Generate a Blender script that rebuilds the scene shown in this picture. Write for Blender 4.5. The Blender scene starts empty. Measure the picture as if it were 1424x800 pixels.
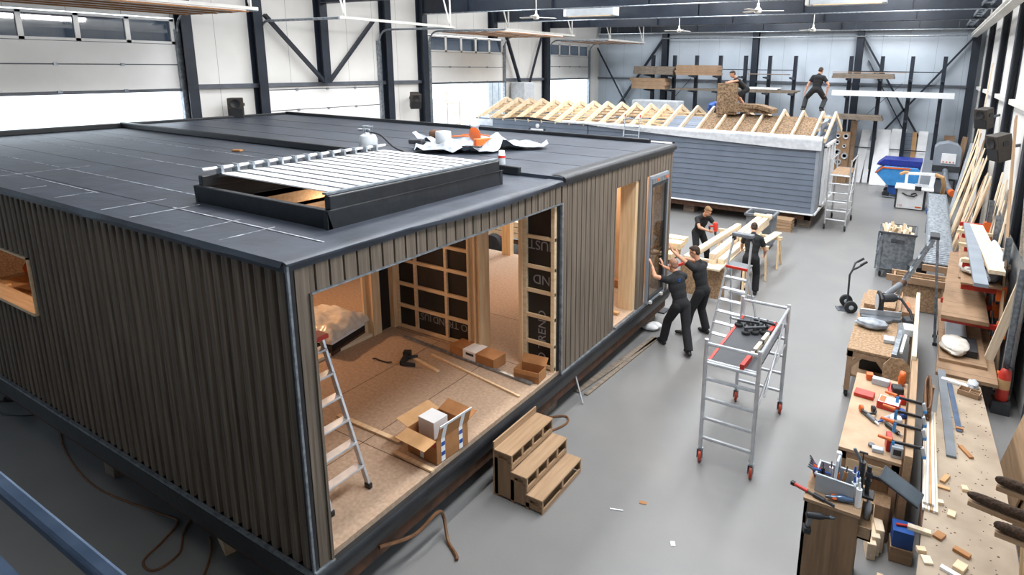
import bpy, bmesh, math, random
from mathutils import Vector, Matrix, Euler, noise
random.seed(7)
S = bpy.context.scene
COL = S.collection
PI = math.pi
R = math.radians
# ---------------------------------------------------------------- camera, light, exposure
cd = bpy.data.cameras.new('camera'); cam = bpy.data.objects.new('camera', cd); COL.objects.link(cam)
F_PX, PITCH, YAW, ROLL, CX, CY, CAM_H = 847.37, R(12.223), R(29.865), R(.762), 86.46, -125.59, 5.2
cd.sensor_width = 36; cd.sensor_fit = 'HORIZONTAL'; cd.lens = 36*F_PX/1424
cd.shift_x = -CX/1424; cd.shift_y = CY/1424; cd.clip_start = .05; cd.clip_end = 300
_hd = Vector((-math.sin(YAW), math.cos(YAW), 0)); _rt = Vector((math.cos(YAW), math.sin(YAW), 0))
_fw = _hd*math.cos(PITCH)-Vector((0,0,1))*math.sin(PITCH); _up = _hd*math.sin(PITCH)+Vector((0,0,1))*math.cos(PITCH)
_r = _rt*math.cos(ROLL)+_up*math.sin(ROLL); _u = -_rt*math.sin(ROLL)+_up*math.cos(ROLL)
cam.matrix_world = Matrix(((_r.x,_u.x,-_fw.x,0),(_r.y,_u.y,-_fw.y,0),(_r.z,_u.z,-_fw.z,CAM_H),(0,0,0,1)))
S.camera = cam
S.view_settings.view_transform = 'Standard'; S.view_settings.look = 'None'
S.view_settings.gamma = 1; S.view_settings.use_curve_mapping = False
S.view_settings.exposure = 0.4
W = bpy.data.worlds.new('world'); S.world = W; W.use_nodes = True
_nt = W.node_tree; _bg = _nt.nodes['Background']
_bg.inputs[0].default_value = (.80,.90,1.0,1); _bg.inputs[1].default_value = 3.2
def area(name, loc, sx, sy, power, col=(1,1,1), rot=(0,0,0)):
    l = bpy.data.lights.new(name, 'AREA'); l.shape = 'RECTANGLE'; l.size = sx; l.size_y = sy; l.energy = power; l.color = col
    o = bpy.data.objects.new(name, l); COL.objects.link(o); o.location = loc; o.rotation_euler = rot; return o
# strips of daylight in the roof, running along the hall
area('rooflight', (-1.2,16.8,8.85), 1.8, 27.5, 2450, (.97,.985,1))
area('rooflight', (-7.6,18.5,9.5), 1.8, 25.5, 2700, (.95,.975,1))
area('rooflight', (-13.6,17.5,8.95), 1.6, 21, 1000, (.95,.975,1))
# added fill lights, unseen under the nearest roof beams, brightening the left-hand doors
for _y in (4.4,8.8): area('fill_light', (-4,_y,6.8), .3, 7, 190, (1,.98,.95), (0,R(58),0)).rotation_euler = (0,R(58),0)
def lamp(name, loc, power, col, size=.1):
    l = bpy.data.lights.new(name, 'POINT'); l.energy = power; l.color = col; l.shadow_soft_size = size
    o = bpy.data.objects.new(name, l); COL.objects.link(o); o.location = loc; return o
# work lamps burning inside the unfinished house, plus one added fill lamp
lamp('indoor_lamp', (-9.8,5.2,3.2), 170, (1,.62,.36), .12)
lamp('indoor_lamp', (-6.9,5.3,3.25), 10, (1,.66,.42), .12)
lamp('indoor_lamp', (-7.2,9.6,3.2), 75, (1,.78,.58), .12)
lamp('indoor_lamp', (-5.4,10.4,3.2), 45, (1,.80,.62), .12)  # added fill lamp, brightens the room behind the glass panel
# ---------------------------------------------------------------- materials
def lin(h):
    h = h.lstrip('#'); out = []
    for i in (0,2,4):
        v = int(h[i:i+2],16)/255; out.append(v/12.92 if v <= .04045 else ((v+.055)/1.055)**2.4)
    return (*out,1)
MATS = {}
def mat(name, c1, c2=None, scale=6, stretch=(1,1,1), rough=.6, metal=0, bump=0, detail=4, lo=.35, hi=.65, spec=.5, alpha=1, trans=0, bscale=None):
    m = bpy.data.materials.new(name); m.use_nodes = True; MATS[name] = m
    nt = m.node_tree; b = nt.nodes['Principled BSDF']
    b.inputs['Roughness'].default_value = rough; b.inputs['Metallic'].default_value = metal
    b.inputs['Specular IOR Level'].default_value = spec; b.inputs['Transmission Weight'].default_value = trans
    b.inputs['Alpha'].default_value = alpha
    c1 = lin(c1)
    tc = nt.nodes.new('ShaderNodeTexCoord'); mp = nt.nodes.new('ShaderNodeMapping'); mp.inputs['Scale'].default_value = stretch
    nt.links.new(tc.outputs['Object'], mp.inputs[0])
    n = nt.nodes.new('ShaderNodeTexNoise'); n.inputs['Scale'].default_value = scale; n.inputs['Detail'].default_value = detail
    nt.links.new(mp.outputs[0], n.inputs['Vector'])
    cr = nt.nodes.new('ShaderNodeValToRGB'); e = cr.color_ramp.elements
    c2 = lin(c2) if c2 else tuple(min(1,x*.86) for x in c1[:3])+(1,)
    e[0].position = lo; e[0].color = c1; e[1].position = hi; e[1].color = c2
    nt.links.new(n.outputs[0], cr.inputs[0]); nt.links.new(cr.outputs[0], b.inputs['Base Color'])
    if bump:
        bn = n
        if bscale:
            bn = nt.nodes.new('ShaderNodeTexNoise'); bn.inputs['Scale'].default_value = bscale; nt.links.new(mp.outputs[0], bn.inputs['Vector'])
        bp = nt.nodes.new('ShaderNodeBump'); bp.inputs['Strength'].default_value = bump; bp.inputs['Distance'].default_value = .02
        nt.links.new(bn.outputs[0], bp.inputs['Height']); nt.links.new(bp.outputs[0], b.inputs['Normal'])
    return m
def wood(name, c1, c2, axis, rough=.65, k=14):
    st = [k,k,k]; st['xyz'.index(axis)] = 1.1
    return mat(name, c1, c2, 1.6, st, rough, detail=5, lo=.3, hi=.7)
def lines(m, axis, pitch, width, col, offset=0):
    "thin joint lines every pitch metres along an object axis"
    nt = m.node_tree; b = nt.nodes['Principled BSDF']; src = b.inputs['Base Color'].links[0].from_socket
    tc = nt.nodes.new('ShaderNodeTexCoord'); sx = nt.nodes.new('ShaderNodeSeparateXYZ'); nt.links.new(tc.outputs['Object'], sx.inputs[0])
    def mth(op, a, v=None):
        q = nt.nodes.new('ShaderNodeMath'); q.operation = op; nt.links.new(a, q.inputs[0])
        if v is not None: q.inputs[1].default_value = v
        return q.outputs[0]
    q = mth('LESS_THAN', mth('FLOORED_MODULO', mth('ADD', sx.outputs['XYZ'.index(axis)], offset), pitch), width)
    mx = nt.nodes.new('ShaderNodeMix'); mx.data_type = 'RGBA'
    nt.links.new(q, mx.inputs[0]); nt.links.new(src, mx.inputs[6]); mx.inputs[7].default_value = lin(col)
    nt.links.new(mx.outputs[2], b.inputs['Base Color']); return m
mat('concrete','#807f7e','#767676',.8,rough=.42,detail=8,bump=.05,bscale=30,lo=.3,hi=.72)
mat('ground','#c9c9c4','#b8b8b2',.6,rough=.9)
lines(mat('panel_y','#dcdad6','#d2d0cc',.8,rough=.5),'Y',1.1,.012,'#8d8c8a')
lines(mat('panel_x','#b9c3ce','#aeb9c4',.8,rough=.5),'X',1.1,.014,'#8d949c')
mat('panel','#dfdcd7','#d4d1cc',.8,rough=.55)
mat('navy','#171e29','#1e2632',3,rough=.45)
mat('roofdeck','#181c23','#12151a',2,rough=.8)
mat('girt','#5e626a','#50545c',3,rough=.5)
mat('rail_white','#d9d7d2',None,3,rough=.4)
mat('door_white','#e9e8e6','#e1e0de',1,rough=.5)
mat('alu','#d3d6da','#c2c6cb',9,rough=.3,metal=.55)
mat('galv','#9aa1a8','#7b838b',14,rough=.42,metal=.7,lo=.4,hi=.6)
mat('steel','#6f757c','#585d64',9,rough=.4,metal=.8)
mat('black','#17181b','#1f2024',8,rough=.5)
mat('rubber','#202123','#2a2b2d',8,rough=.8)
mat('membrane','#252b35','#333a46',2.2,(1,1,1),rough=.5,bump=.25,detail=8,bscale=9)
mat('kerb','#101216','#1a1d22',5,rough=.42,bump=.15,bscale=14)
mat('clad','#7b6e60','#51473d',1.7,(22,22,.6),rough=.75,detail=6,lo=.3,hi=.7)
mat('white','#eceef0','#e2e4e6',3,rough=.5)
mat('slat_white','#f1f2f3','#e9eaec',2,rough=.5)
wood('pine_x','#e2cba9','#cdb08a','x'); wood('pine_y','#e8d8c0','#d4be9f','y'); wood('pine_z','#dfc5a0','#c8a880','z')
wood('ply_x','#ad8f70','#94775a','x'); wood('ply_y','#ad8f70','#94775a','y'); wood('ply_z','#97795b','#7d6148','z')
mat('osb','#ab8e70','#866a4d',26,rough=.75,detail=6,lo=.36,hi=.62)
mat('chip','#b29a85','#9e8771',24,rough=.7,detail=6)
mat('mdf','#a3866b','#94775c',5,rough=.7)
mat('rust','#5a3b28','#3e2a1e',8,rough=.7)
mat('film','#131417','#1a1b1f',5,rough=.42)
mat('print','#8c8e93',None,5,rough=.6)
mat('card','#a9774a','#98683e',5,rough=.75)
mat('card_light','#c39a6c','#b58c5f',5,rough=.75)
mat('orange','#d9682a','#c75a20',5,rough=.45)
mat('red','#c23427','#aa2b20',5,rough=.42)
mat('blue','#2456a4','#1c4688',5,rough=.4)
mat('skyblue','#3f8fd0','#367fbc',5,rough=.4)
mat('navyblue','#17308c','#122673',5,rough=.4)
mat('siding','#677282','#606b7a',2,rough=.55)
mat('trim_grey','#8a929c','#7d858f',2,rough=.55)
mat('foil','#c9cdd2','#b7bcc3',7,rough=.5,bump=.3)
mat('insul','#8f765b','#5b4938',18,rough=.95,detail=12,bump=.9,lo=.38,hi=.6)
mat('skin','#c08f74','#b58368',8,rough=.55)
mat('cloth','#17181b','#1f2023',30,rough=.9)
mat('cloth_grey','#202226','#2a2c30',30,rough=.9)
mat('hair','#3d2c20','#2c2018',30,rough=.8)
mat('hair_fair','#8a6a48','#6f5438',30,rough=.8)
mat('plastic_grey','#6d7278','#62676d',4,rough=.5)
mat('plastic_light','#b4bac0','#a8aeb4',4,rough=.45)
mat('cable','#6f4a2a','#5a3b22',10,rough=.6)
mat('cable_black','#15161a','#1c1d21',10,rough=.55)
mat('brown_hair','#4a3524','#2c1f15',40,(1,1,1),rough=.9,bump=.8)
mat('plastic_film','#dcd6cc','#c2bbb0',7,rough=.28,bump=.7,bscale=5)
mat('tarp','#a5abb2','#727982',7,rough=.55,bump=.5)
mat('speaker','#3a332d','#2e2823',12,rough=.6)
mat('weathered','#8b7e70','#6b6055',3,(1.5,10,10),rough=.85)
mat('rail_blue','#5a6f8c','#6d82a0',5,rough=.3,metal=.6)
mat('dark_grey','#34373c','#2b2e33',6,rough=.5)
mat('screen','#3a4046','#2c3237',4,rough=.3)
def glass(name, tint, rough=.02):
    m = mat(name, tint, tint, rough=rough, trans=1); m.node_tree.nodes['Principled BSDF'].inputs['IOR'].default_value = 1.12; return m
glass('glass','#e8eef0'); glass('glass_dark','#8c98a4')
def M_(m): return MATS[m] if isinstance(m,str) else m
# ---------------------------------------------------------------- mesh building
V = Vector
def frame(d, up=None):
    d = V(d).normalized(); up = V(up) if up is not None else (V((0,0,1)) if abs(d.z) < .95 else V((0,1,0)))
    x = d.cross(up).normalized(); y = x.cross(d).normalized(); return x, y, d      # side, up, along
class MB:
    def __init__(s): s.v = []; s.f = []
    def add(s, vs, fs):
        o = len(s.v); s.v += [V(p) for p in vs]; s.f += [tuple(i+o for i in f) for f in fs]; return s
    def box(s, x0,x1,y0,y1,z0,z1, Mx=None):
        vs = [V((x,y,z)) for z in (z0,z1) for y in (y0,y1) for x in (x0,x1)]
        if Mx is not None: vs = [Mx@p for p in vs]
        return s.add(vs, [(0,2,3,1),(4,5,7,6),(0,1,5,4),(2,6,7,3),(0,4,6,2),(1,3,7,5)])
    def bar(s, p, q, w, h, up=None):
        p, q = V(p), V(q); x, y, d = frame(q-p, up); x *= w/2; y *= h/2
        vs = [a+i*x+j*y for a in (p,q) for j in (-1,1) for i in (-1,1)]
        return s.add(vs, [(0,1,3,2),(4,6,7,5),(0,4,5,1),(2,3,7,6),(0,2,6,4),(1,5,7,3)])
    def tube(s, p, q, r, r2=None, n=10):
        return s.path([p,q], r, n, r2)
    def path(s, pts, r, n=8, r2=None, closed=False):
        pts = [V(p) for p in pts]; m = len(pts); rings = []; px = None
        for i, p in enumerate(pts):
            if closed: d = pts[(i+1)%m]-pts[i-1]
            else: d = (pts[min(i+1,m-1)]-pts[max(i-1,0)])
            if d.length < 1e-9: d = V((0,0,1))
            d.normalize()
            if px is None: x, y, _ = frame(d)
            else:
                x = px-d*px.dot(d); x = x.normalized() if x.length > 1e-6 else frame(d)[0]; y = d.cross(x)*-1
            px = x; rr = r if r2 is None else r+(r2-r)*i/(m-1)
            rings.append([p+(x*math.cos(2*PI*k/n)+y*math.sin(2*PI*k/n))*rr for k in range(n)])
        vs = [p for g in rings for p in g]; fs = []
        for i in range(m if closed else m-1):
            a, b = i*n, ((i+1)%m)*n
            fs += [(a+k, a+(k+1)%n, b+(k+1)%n, b+k) for k in range(n)]
        if not closed: fs += [tuple(range(n-1,-1,-1)), tuple((m-1)*n+k for k in range(n))]
        return s.add(vs, fs)
    def lathe(s, prof, c=(0,0,0), ax=(0,0,1), n=16):
        x, y, d = frame(ax); c = V(c); vs = []; m = len(prof); fs = []
        for r, z in prof: vs += [c+d*z+(x*math.cos(2*PI*k/n)+y*math.sin(2*PI*k/n))*max(r,1e-4) for k in range(n)]
        for i in range(m-1): fs += [(i*n+k, i*n+(k+1)%n, (i+1)*n+(k+1)%n, (i+1)*n+k) for k in range(n)]
        fs += [tuple(range(n-1,-1,-1)), tuple((m-1)*n+k for k in range(n))]
        return s.add(vs, fs)
    def prism(s, poly, t0, t1, fn):
        "polygon (a,b) pairs extruded t0..t1; fn(a,b,t) -> point"
        n = len(poly); vs = [fn(a,b,t) for t in (t0,t1) for a,b in poly]
        return s.add(vs, [tuple(range(n-1,-1,-1)), tuple(range(n,2*n))]+[(k,(k+1)%n,n+(k+1)%n,n+k) for k in range(n)])
    def sheet(s, pts, nu, nv, fn, th=0):
        vs = [V(fn(i/nu, j/nv)) for j in range(nv+1) for i in range(nu+1)]; w = nu+1
        fs = [(j*w+i, j*w+i+1, (j+1)*w+i+1, (j+1)*w+i) for j in range(nv) for i in range(nu)]
        if th:
            k = len(vs); vs += [p-V((0,0,th)) for p in vs]
            fs += [tuple(q+k for q in reversed(f)) for f in list(fs)]
            ed = [i for i in range(w)]+[j*w+nu for j in range(1,nv+1)]+[nv*w+i for i in range(nu-1,-1,-1)]+[j*w for j in range(nv-1,0,-1)]
            fs += [(ed[a], ed[a-1], ed[a-1]+k, ed[a]+k) for a in range(len(ed))]
        return s.add(vs, fs)
    def ell(s, c, rx, ry, rz, Mx=None, nu=12, nv=8):
        vs = []; c = V(c)
        for j in range(nv+1):
            t = PI*j/nv
            for i in range(nu):
                p = V((rx*math.sin(t)*math.cos(2*PI*i/nu), ry*math.sin(t)*math.sin(2*PI*i/nu), rz*math.cos(t)))
                vs.append(c+(Mx@p if Mx is not None else p))
        fs = [(j*nu+i, (j+1)*nu+i, (j+1)*nu+(i+1)%nu, j*nu+(i+1)%nu) for j in range(nv) for i in range(nu)]
        return s.add(vs, fs)
    def build(s, name, m, parent=None, smooth=False, bevel=0, recenter=True):
        me = bpy.data.meshes.new(name)
        vs = s.v
        o = bpy.data.objects.new(name, me); COL.objects.link(o)
        if parent is not None:
            off = WORLD_OFF.get(parent.name)
            if off is not None: vs = [off@p for p in vs]
            o.parent = parent
        elif recenter:
            lo = V([min(p[i] for p in vs) for i in range(3)]); hi = V([max(p[i] for p in vs) for i in range(3)])
            c = V(((lo.x+hi.x)/2,(lo.y+hi.y)/2,lo.z)); vs = [p-c for p in vs]; o.location = c
        me.from_pydata([tuple(p) for p in vs], [], s.f)
        bm = bmesh.new(); bm.from_mesh(me)
        bmesh.ops.remove_doubles(bm, verts=bm.verts, dist=1e-6); bmesh.ops.recalc_face_normals(bm, faces=bm.faces)
        if bevel:
            ed = [e for e in bm.edges if len(e.link_faces) == 2 and e.calc_face_angle(0) > .6]
            bmesh.ops.bevel(bm, geom=ed, offset=bevel, segments=2, affect='EDGES', profile=.5)
        for f in bm.faces: f.smooth = smooth
        bm.to_mesh(me); bm.free()
        if smooth:
            try: me.set_sharp_from_angle(angle=R(40))
            except Exception: pass
        me.materials.append(M_(m)); return o
WORLD_OFF = {}                      # things whose parts are given in world coordinates
def thing(name, label, cat, loc=(0,0,0), rz=0, group=None, world=False, rot=None):
    o = bpy.data.objects.new(name, None); COL.objects.link(o); o.empty_display_size = .1
    o.location = loc; o.rotation_euler = rot or (0,0,rz); o['label'] = label; o['category'] = cat
    if group: o['group'] = group
    if world: WORLD_OFF[o.name] = Matrix.Translation(-V(loc))
    return o
def tag(o, label, cat, group=None, kind=None):
    o['label'] = label; o['category'] = cat
    if group: o['group'] = group
    if kind: o['kind'] = kind
    return o
def struct(o, kind='structure'):
    o['kind'] = kind; return o
def kids(o): return [c for c in bpy.data.objects if c.parent == o]
def copy_tree(o, loc=None, rz=None, label=None, rot=None, parent=None):
    c = o.copy(); COL.objects.link(c)
    if parent is not None: c.parent = parent
    if loc is not None: c.location = loc
    if rz is not None: c.rotation_euler = (0,0,rz)
    if rot is not None: c.rotation_euler = rot
    if label: c['label'] = label
    for ch in kids(o): copy_tree(ch, parent=c)
    return c
def plank(name, label, cat, p, q, w, h, m, group=None, up=None, bevel=0):
    "a board given by its end points in the world; its own axes follow its length"
    p, q = V(p), V(q); x, y, d = frame(q-p, up); L = (q-p).length
    o = MB().box(-w/2,w/2,0,L,-h/2,h/2).build(name, m, None, bevel=bevel, recenter=False)
    o.matrix_world = Matrix(((x.x,d.x,y.x,p.x),(x.y,d.y,y.y,p.y),(x.z,d.z,y.z,p.z),(0,0,0,1)))
    return tag(o, label, cat, group)
def text(body, size, m, parent, loc, rot, name='lettering', depth=.0008, align='LEFT', bold=0):
    cu = bpy.data.curves.new(name, 'FONT'); cu.body = body; cu.size = size; cu.extrude = depth; cu.align_x = align; cu.offset = bold
    o = bpy.data.objects.new(name, cu); me = bpy.data.meshes.new_from_object(o); bpy.data.objects.remove(o)
    o = bpy.data.objects.new(name, me); COL.objects.link(o); me.materials.clear(); me.materials.append(M_(m))
    Mx = Matrix.LocRotScale(V(loc), Euler(rot), None)
    off = WORLD_OFF.get(parent.name)
    if off is not None: Mx = off@Mx
    o.parent = parent; o.matrix_local = Mx; return o
# ---------------------------------------------------------------- the hall
def thin_glass(name, tint, gloss=.12):
    m = bpy.data.materials.new(name); m.use_nodes = True; MATS[name] = m; nt = m.node_tree; nt.nodes.clear()
    o = nt.nodes.new('ShaderNodeOutputMaterial'); t = nt.nodes.new('ShaderNodeBsdfTransparent'); g = nt.nodes.new('ShaderNodeBsdfGlossy'); x = nt.nodes.new('ShaderNodeMixShader')
    t.inputs[0].default_value = lin(tint); g.inputs[1].default_value = .03; x.inputs[0].default_value = gloss
    nt.links.new(t.outputs[0], x.inputs[1]); nt.links.new(g.outputs[0], x.inputs[2]); nt.links.new(x.outputs[0], o.inputs[0]); return m
thin_glass('glass','#d5dde2',.14); thin_glass('glass_dim','#5c636b',.2)
XL, XR, YB, EAVE, RIDGE = -17.0, 1.78, 32.3, 8.7, 9.7
struct(MB().box(XL-.1,XR+.1,-4,YB+.1,-.15,0).build('floor','concrete',recenter=False))
struct(MB().box(-70,XL-.1,-30,70,-.2,-.04).box(XR+.1,40,-30,70,-.2,-.04).build('ground','ground',recenter=False))
DOORS = [(3.6,8.9,6.25),(11.15,15.6,4.5),(18.1,22.95,6.3),(26.75,31.0,6.25)]
w = MB(); ys = [-4]+[y for d in DOORS for y in d[:2]]+[YB]
for a,b in zip(ys[0::2], ys[1::2]):
    if a > -4: w.box(XL-.12,XL,a,b,0,EAVE)
w.box(XL-.12,XL,-4,-3,0,EAVE).box(XL-.12,XL,2.4,3.6,0,EAVE).box(XL-.12,XL,-3,2.4,0,2.6).box(XL-.12,XL,-3,2.4,5.2,EAVE)
for a,b,h in DOORS: w.box(XL-.12,XL,a,b,h,EAVE)
struct(w.build('wall_left','panel_y',recenter=False))
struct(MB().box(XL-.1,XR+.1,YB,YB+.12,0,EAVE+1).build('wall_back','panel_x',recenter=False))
struct(MB().box(XR,XR+.12,-4,2.2,0,EAVE).box(XR,XR+.12,8.2,YB,0,EAVE).box(XR,XR+.12,2.2,8.2,0,2.4).box(XR,XR+.12,2.2,8.2,5.6,EAVE).build('wall_right','panel_y',recenter=False))
struct(MB().box(XR+.04,XR+.05,2.2,8.2,2.4,5.6).build('added_window_3','glass',recenter=False))  # opening and pane added out of view, for light from the right
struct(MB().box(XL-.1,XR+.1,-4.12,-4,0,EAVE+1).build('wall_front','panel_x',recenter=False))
XM = (XL+XR)/2
c = MB()
c.prism([(XL-.2,EAVE),(XM,RIDGE),(XR+.2,EAVE),(XR+.2,EAVE+.15),(XM,RIDGE+.15),(XL-.2,EAVE+.15)],-4.2,YB+.2,lambda a,b,t: V((a,t,b)))
struct(c.build('ceiling','roofdeck',recenter=False))
def hcol(x, y, z0, z1, along='y', d=.3, w=.26):
    m = MB(); t = .03
    if along == 'y':     # flanges face +-x
        for s in (-1,1): m.box(x+s*d/2-t/2,x+s*d/2+t/2,y-w/2,y+w/2,z0,z1)
        m.box(x-d/2,x+d/2,y-.012,y+.012,z0,z1)
    else:
        for s in (-1,1): m.box(x-w/2,x+w/2,y+s*d/2-t/2,y+s*d/2+t/2,z0,z1)
        m.box(x-.012,x+.012,y-d/2,y+d/2,z0,z1)
    return m
for y,z0 in ((9.02,0),(11.0,0),(13.2,4.55),(15.85,0),(17.65,0),(22.0,6.3),(26.3,0)):
    struct(hcol(XL+.17,y,z0,8.6).build('column','navy'))
for y in (9.5,13.9,18.35,22.4,27.6): struct(hcol(XR-.09,y,0,8.6,d=.15,w=.34).build('column','navy'))
for x in (-12.83,-7.95,-3.12,1.46): struct(hcol(x,YB-.17,0,8.8,'x',w=.3).build('column','navy'))
for y in (4.4,8.8,13.2,17.6,22.1,26.5,31.9):
    m = MB(); z0, z1 = 6.98, 7.95
    m.box(XL+.3,XR-.3,y-.13,y+.13,z0,z0+.03).box(XL+.3,XR-.3,y-.13,y+.13,z1-.03,z1).box(XL+.3,XR-.3,y-.012,y+.012,z0,z1)
    for x in (-14.5,-11,-7.6,-4,-.8): m.box(x-.01,x+.01,y-.12,y+.12,z0,z1)
    struct(m.build('beam','navy'))
for x in (-15,-11.3,-7.6,-4,-.4):
    struct(MB().box(x-.07,x+.07,-4,YB,8.0,8.3).build('beam','navy'))
# ribbon window added out of view, for side light on the ribbed house face
wf = MB()
for y in (-3,-1.2,.6,2.34): wf.box(XL-.1,XL-.02,y,y+.06,2.6,5.2)
for z in (2.6,5.14): wf.box(XL-.1,XL-.02,-3,2.4,z,z+.06)
wf = struct(wf.build('added_window_1','rail_white'))
struct(MB().box(XL-.07,XL-.06,-3,2.4,2.62,5.18).build('added_window_2','glass'))
# girts and cross braces
g = 4.5
for a,b in ((8.95,11.1),(11.1,15.7),(15.7,17.7),(22.95,26.3),(26.3,26.7)):
    struct(MB().box(XL,XL+.09,a,b,g-.05,g+.07).build('trim_1','girt'))
struct(MB().box(XL,1.4,YB-.1,YB,g-.05,g+.05).build('trim_2','girt'))
for a,b in ((9.7,13.7),(14.1,18.15),(18.55,22.2),(22.6,27.4),(27.8,31.5)):
    struct(MB().box(XR-.13,XR,a,b,g-.08,g+.04).build('trim_3','rail_white'))
def brace(p,q,w=.14): struct(MB().bar(p,q,w,w*.6).build('beam','navy'))
X = XL+.25
brace((X,11.25,6.5),(X,13.1,4.6)); brace((X,13.32,4.6),(X,15.25,6.6)); brace((X,22.9,6.4),(X,24.3,3.6)); brace((X,25.75,6.5),(X,24.35,3.6),.1)
Y = YB-.22
brace((-17,Y,6.2),(-14.2,Y,1.6),.1); brace((-12.9,Y,6.75),(-16.6,Y,1.5),.16)
brace((-3.0,Y,6.65),(.6,Y,.8),.14); brace((1.45,Y,6.75),(-3,Y,.6),.14); brace((-2.7,Y+.1,5.6),(-.7,Y+.1,2.1),.08)
# overhead sectional doors, one leaf each, half of it rolled back under the roof
def sect_door(n, y0, y1, zb, zt, xend, npane, zr=None):
    r = thing('door_%d'%n, 'x', 'x', (XL,(y0+y1)/2,0), world=True); struct(r); del r['label']; del r['category']
    x0, x1 = XL-.05, XL+.03; win = zt-.62
    z = zb; secs = []
    while z < (win if npane else zt)-.05:
        h = min(.62, (win if npane else zt)-z); secs.append((z,z+h)); z += h
    for a,b in secs: MB().box(x0,x1,y0+.04,y1-.04,a+.012,b-.012).build('door_panel','door_white',r,bevel=.008)
    MB().box(x0+.02,x1-.02,y0+.04,y1-.04,zb,zt if not npane else win).build('door_core','girt',r)
    for a,b in secs:
        for k in range(1,4):
            yy = y0+(y1-y0)*k/4; MB().box(x1,x1+.03,yy-.04,yy+.04,a-.03,a+.03).build('hinge','galv',r)
    MB().box(x0,x1+.02,y0+.04,y1-.04,zb-.06,zb).build('door_seal','girt',r)
    if npane:
        f = MB()
        for zz in (win,zt-.06): f.box(x0,x1,y0+.04,y1-.04,zz,zz+.06)
        for k in range(npane+1):
            yy = y0+.08+(y1-y0-.16)*k/npane; f.box(x0,x1,yy-.05,yy+.05,win,zt)
        wf = f.build('window_frame','door_white',r)
        for k in range(npane):
            a = y0+.08+(y1-y0-.16)*k/npane; b = y0+.08+(y1-y0-.16)*(k+1)/npane
            MB().box(XL-.02,XL-.012,a+.05,b-.05,win+.06,zt-.06).build('pane','glass_dim',r)
    t = MB(); zr = zr or zt; zz = zr+.12
    for y in (y0,y1):
        t.box(XL,XL+.12,y-.06,y+.06,0,zr-.25)
        arc = [(XL+.1+.45*(1-math.cos(a)),y,zr-.33+.45*math.sin(a)) for a in [PI/2*k/6 for k in range(7)]]
        t.path(arc+[(xend,y,zz)],.035,6)
    t.build('door_track','galv',r)
    b = MB().bar((xend,y0,zz+.02),(xend,y1,zz+.02),.1,.07).build('track_end','rail_white',r)
    for y in (y0+.2,y1-.15):
        MB().bar((xend,y,zz),(xend,y,8.0),.05,.03).bar((xend,y,zz),(xend-.5,y,8.0),.04,.03).build('hanger','rail_white',r)
    if zb > 2:
        L = zb/.62; xx = XL+.75
        while xx+.62 < xend+.05:
            MB().box(xx+.012,xx+.608,y0+.08,y1-.08,zz-.02,zz+.06).build('overhead_panel','door_white',r); xx += .62
        sp = MB(); k = 0
        while XL+.75+.62*k < xend: sp.box(XL+.72+.62*k,XL+.78+.62*k,y0+.05,y1-.05,zz-.05,zz-.02); k += 1
        sp.build('overhead_rib','card',r)
    return r
sect_door(1, 3.6, 8.9, 4.46, 6.22, -13.5, 5)
sect_door(2, 11.15, 15.6, .02, 4.45, -13.5, 0, 6.2)
sect_door(3, 18.1, 22.95, 4.45, 6.28, -13.3, 5)
sect_door(4, 26.75, 31.0, 4.5, 6.28, -13.6, 4)
# pipes, cable runs, crane rail
def pipe(label, pts, r, m='rail_white', n=6, name='conduit'):
    return tag(MB().path(pts,r*.6,n).build(name,'galv',None,True), label, 'pipe', 'pipes and rails under the roof')
pipe('thin white pipe along the roof beam nearest the camera', [(XL+.5,17.44,6.97),(XR-.4,17.44,6.97)], .035)
pipe('thin white pipe along the second roof beam', [(XL+.5,21.95,6.96),(XR-.4,21.95,6.96)], .035)
pipe('thin grey pipe fixed below the third roof beam', [(XL+3,26.42,6.97),(1.1,26.42,6.97)], .02)
pipe('pale cable duct fixed high across the back wall', [(-13,31.91,6.68),(1.1,31.91,6.68)], .06)
cp = pipe('white pipe hung on thin wires across the hall before the back wall', [(XL+3,26.5,6.66),(1.1,26.5,6.66)], .03)
for k in range(9):
    x = -13+k*1.7; o = MB().tube((x,26.5,6.985),(x,26.5,6.66),.006,n=5).build('hanger_wire','steel',recenter=False); o.location = -cp.location; o.parent = cp
m = MB().box(1.28,1.36,10,32,6.63,6.72).box(1.2,1.44,10,32,6.72,6.75).box(1.2,1.44,10,32,6.6,6.63)
tag(m.build('crane_rail','rail_white'),'pale steel crane rail running along the top of the right-hand wall','rail')
t = thing('cable_tray','ladder-like cable tray above the pale crane rail at the right wall','cable tray',(1.1,22,7.1),world=True)
for x in (1.0,1.22): MB().box(x-.015,x+.015,12,32,7.05,7.15).build('side_rail','galv',t)
for k in range(20): MB().box(1.0,1.22,12.3+k,12.36+k,7.06,7.1).build('rung','galv',t)
for x0,y,lab in ((-12.3,20.6,'white box heater high at the roof beams, the left one of two'),(-3.35,19.4,'white box heater high at the roof beams, the right one of two')):
    t = thing('ceiling_heater',lab,'heater',(x0,y,7.0),group='white heaters at the roof beams',world=True)
    MB().box(x0,x0+2.0,y,y+.5,7.0,7.45).build('casing','plastic_light',t,bevel=.02)
    MB().box(x0-.14,x0-.02,y+.05,y+.45,7.0,7.45).build('end_cap','rail_white',t,bevel=.01)
    MB().box(x0+.1,x0+1.9,y-.01,y,6.985,7.01).build('edge_strip','pine_x',t)
    for xx in (x0+.3,x0+1.7): MB().tube((xx,y+.25,7.45),(xx,y+.25,8.2),.012,n=5).build('hanger','steel',t)
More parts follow.
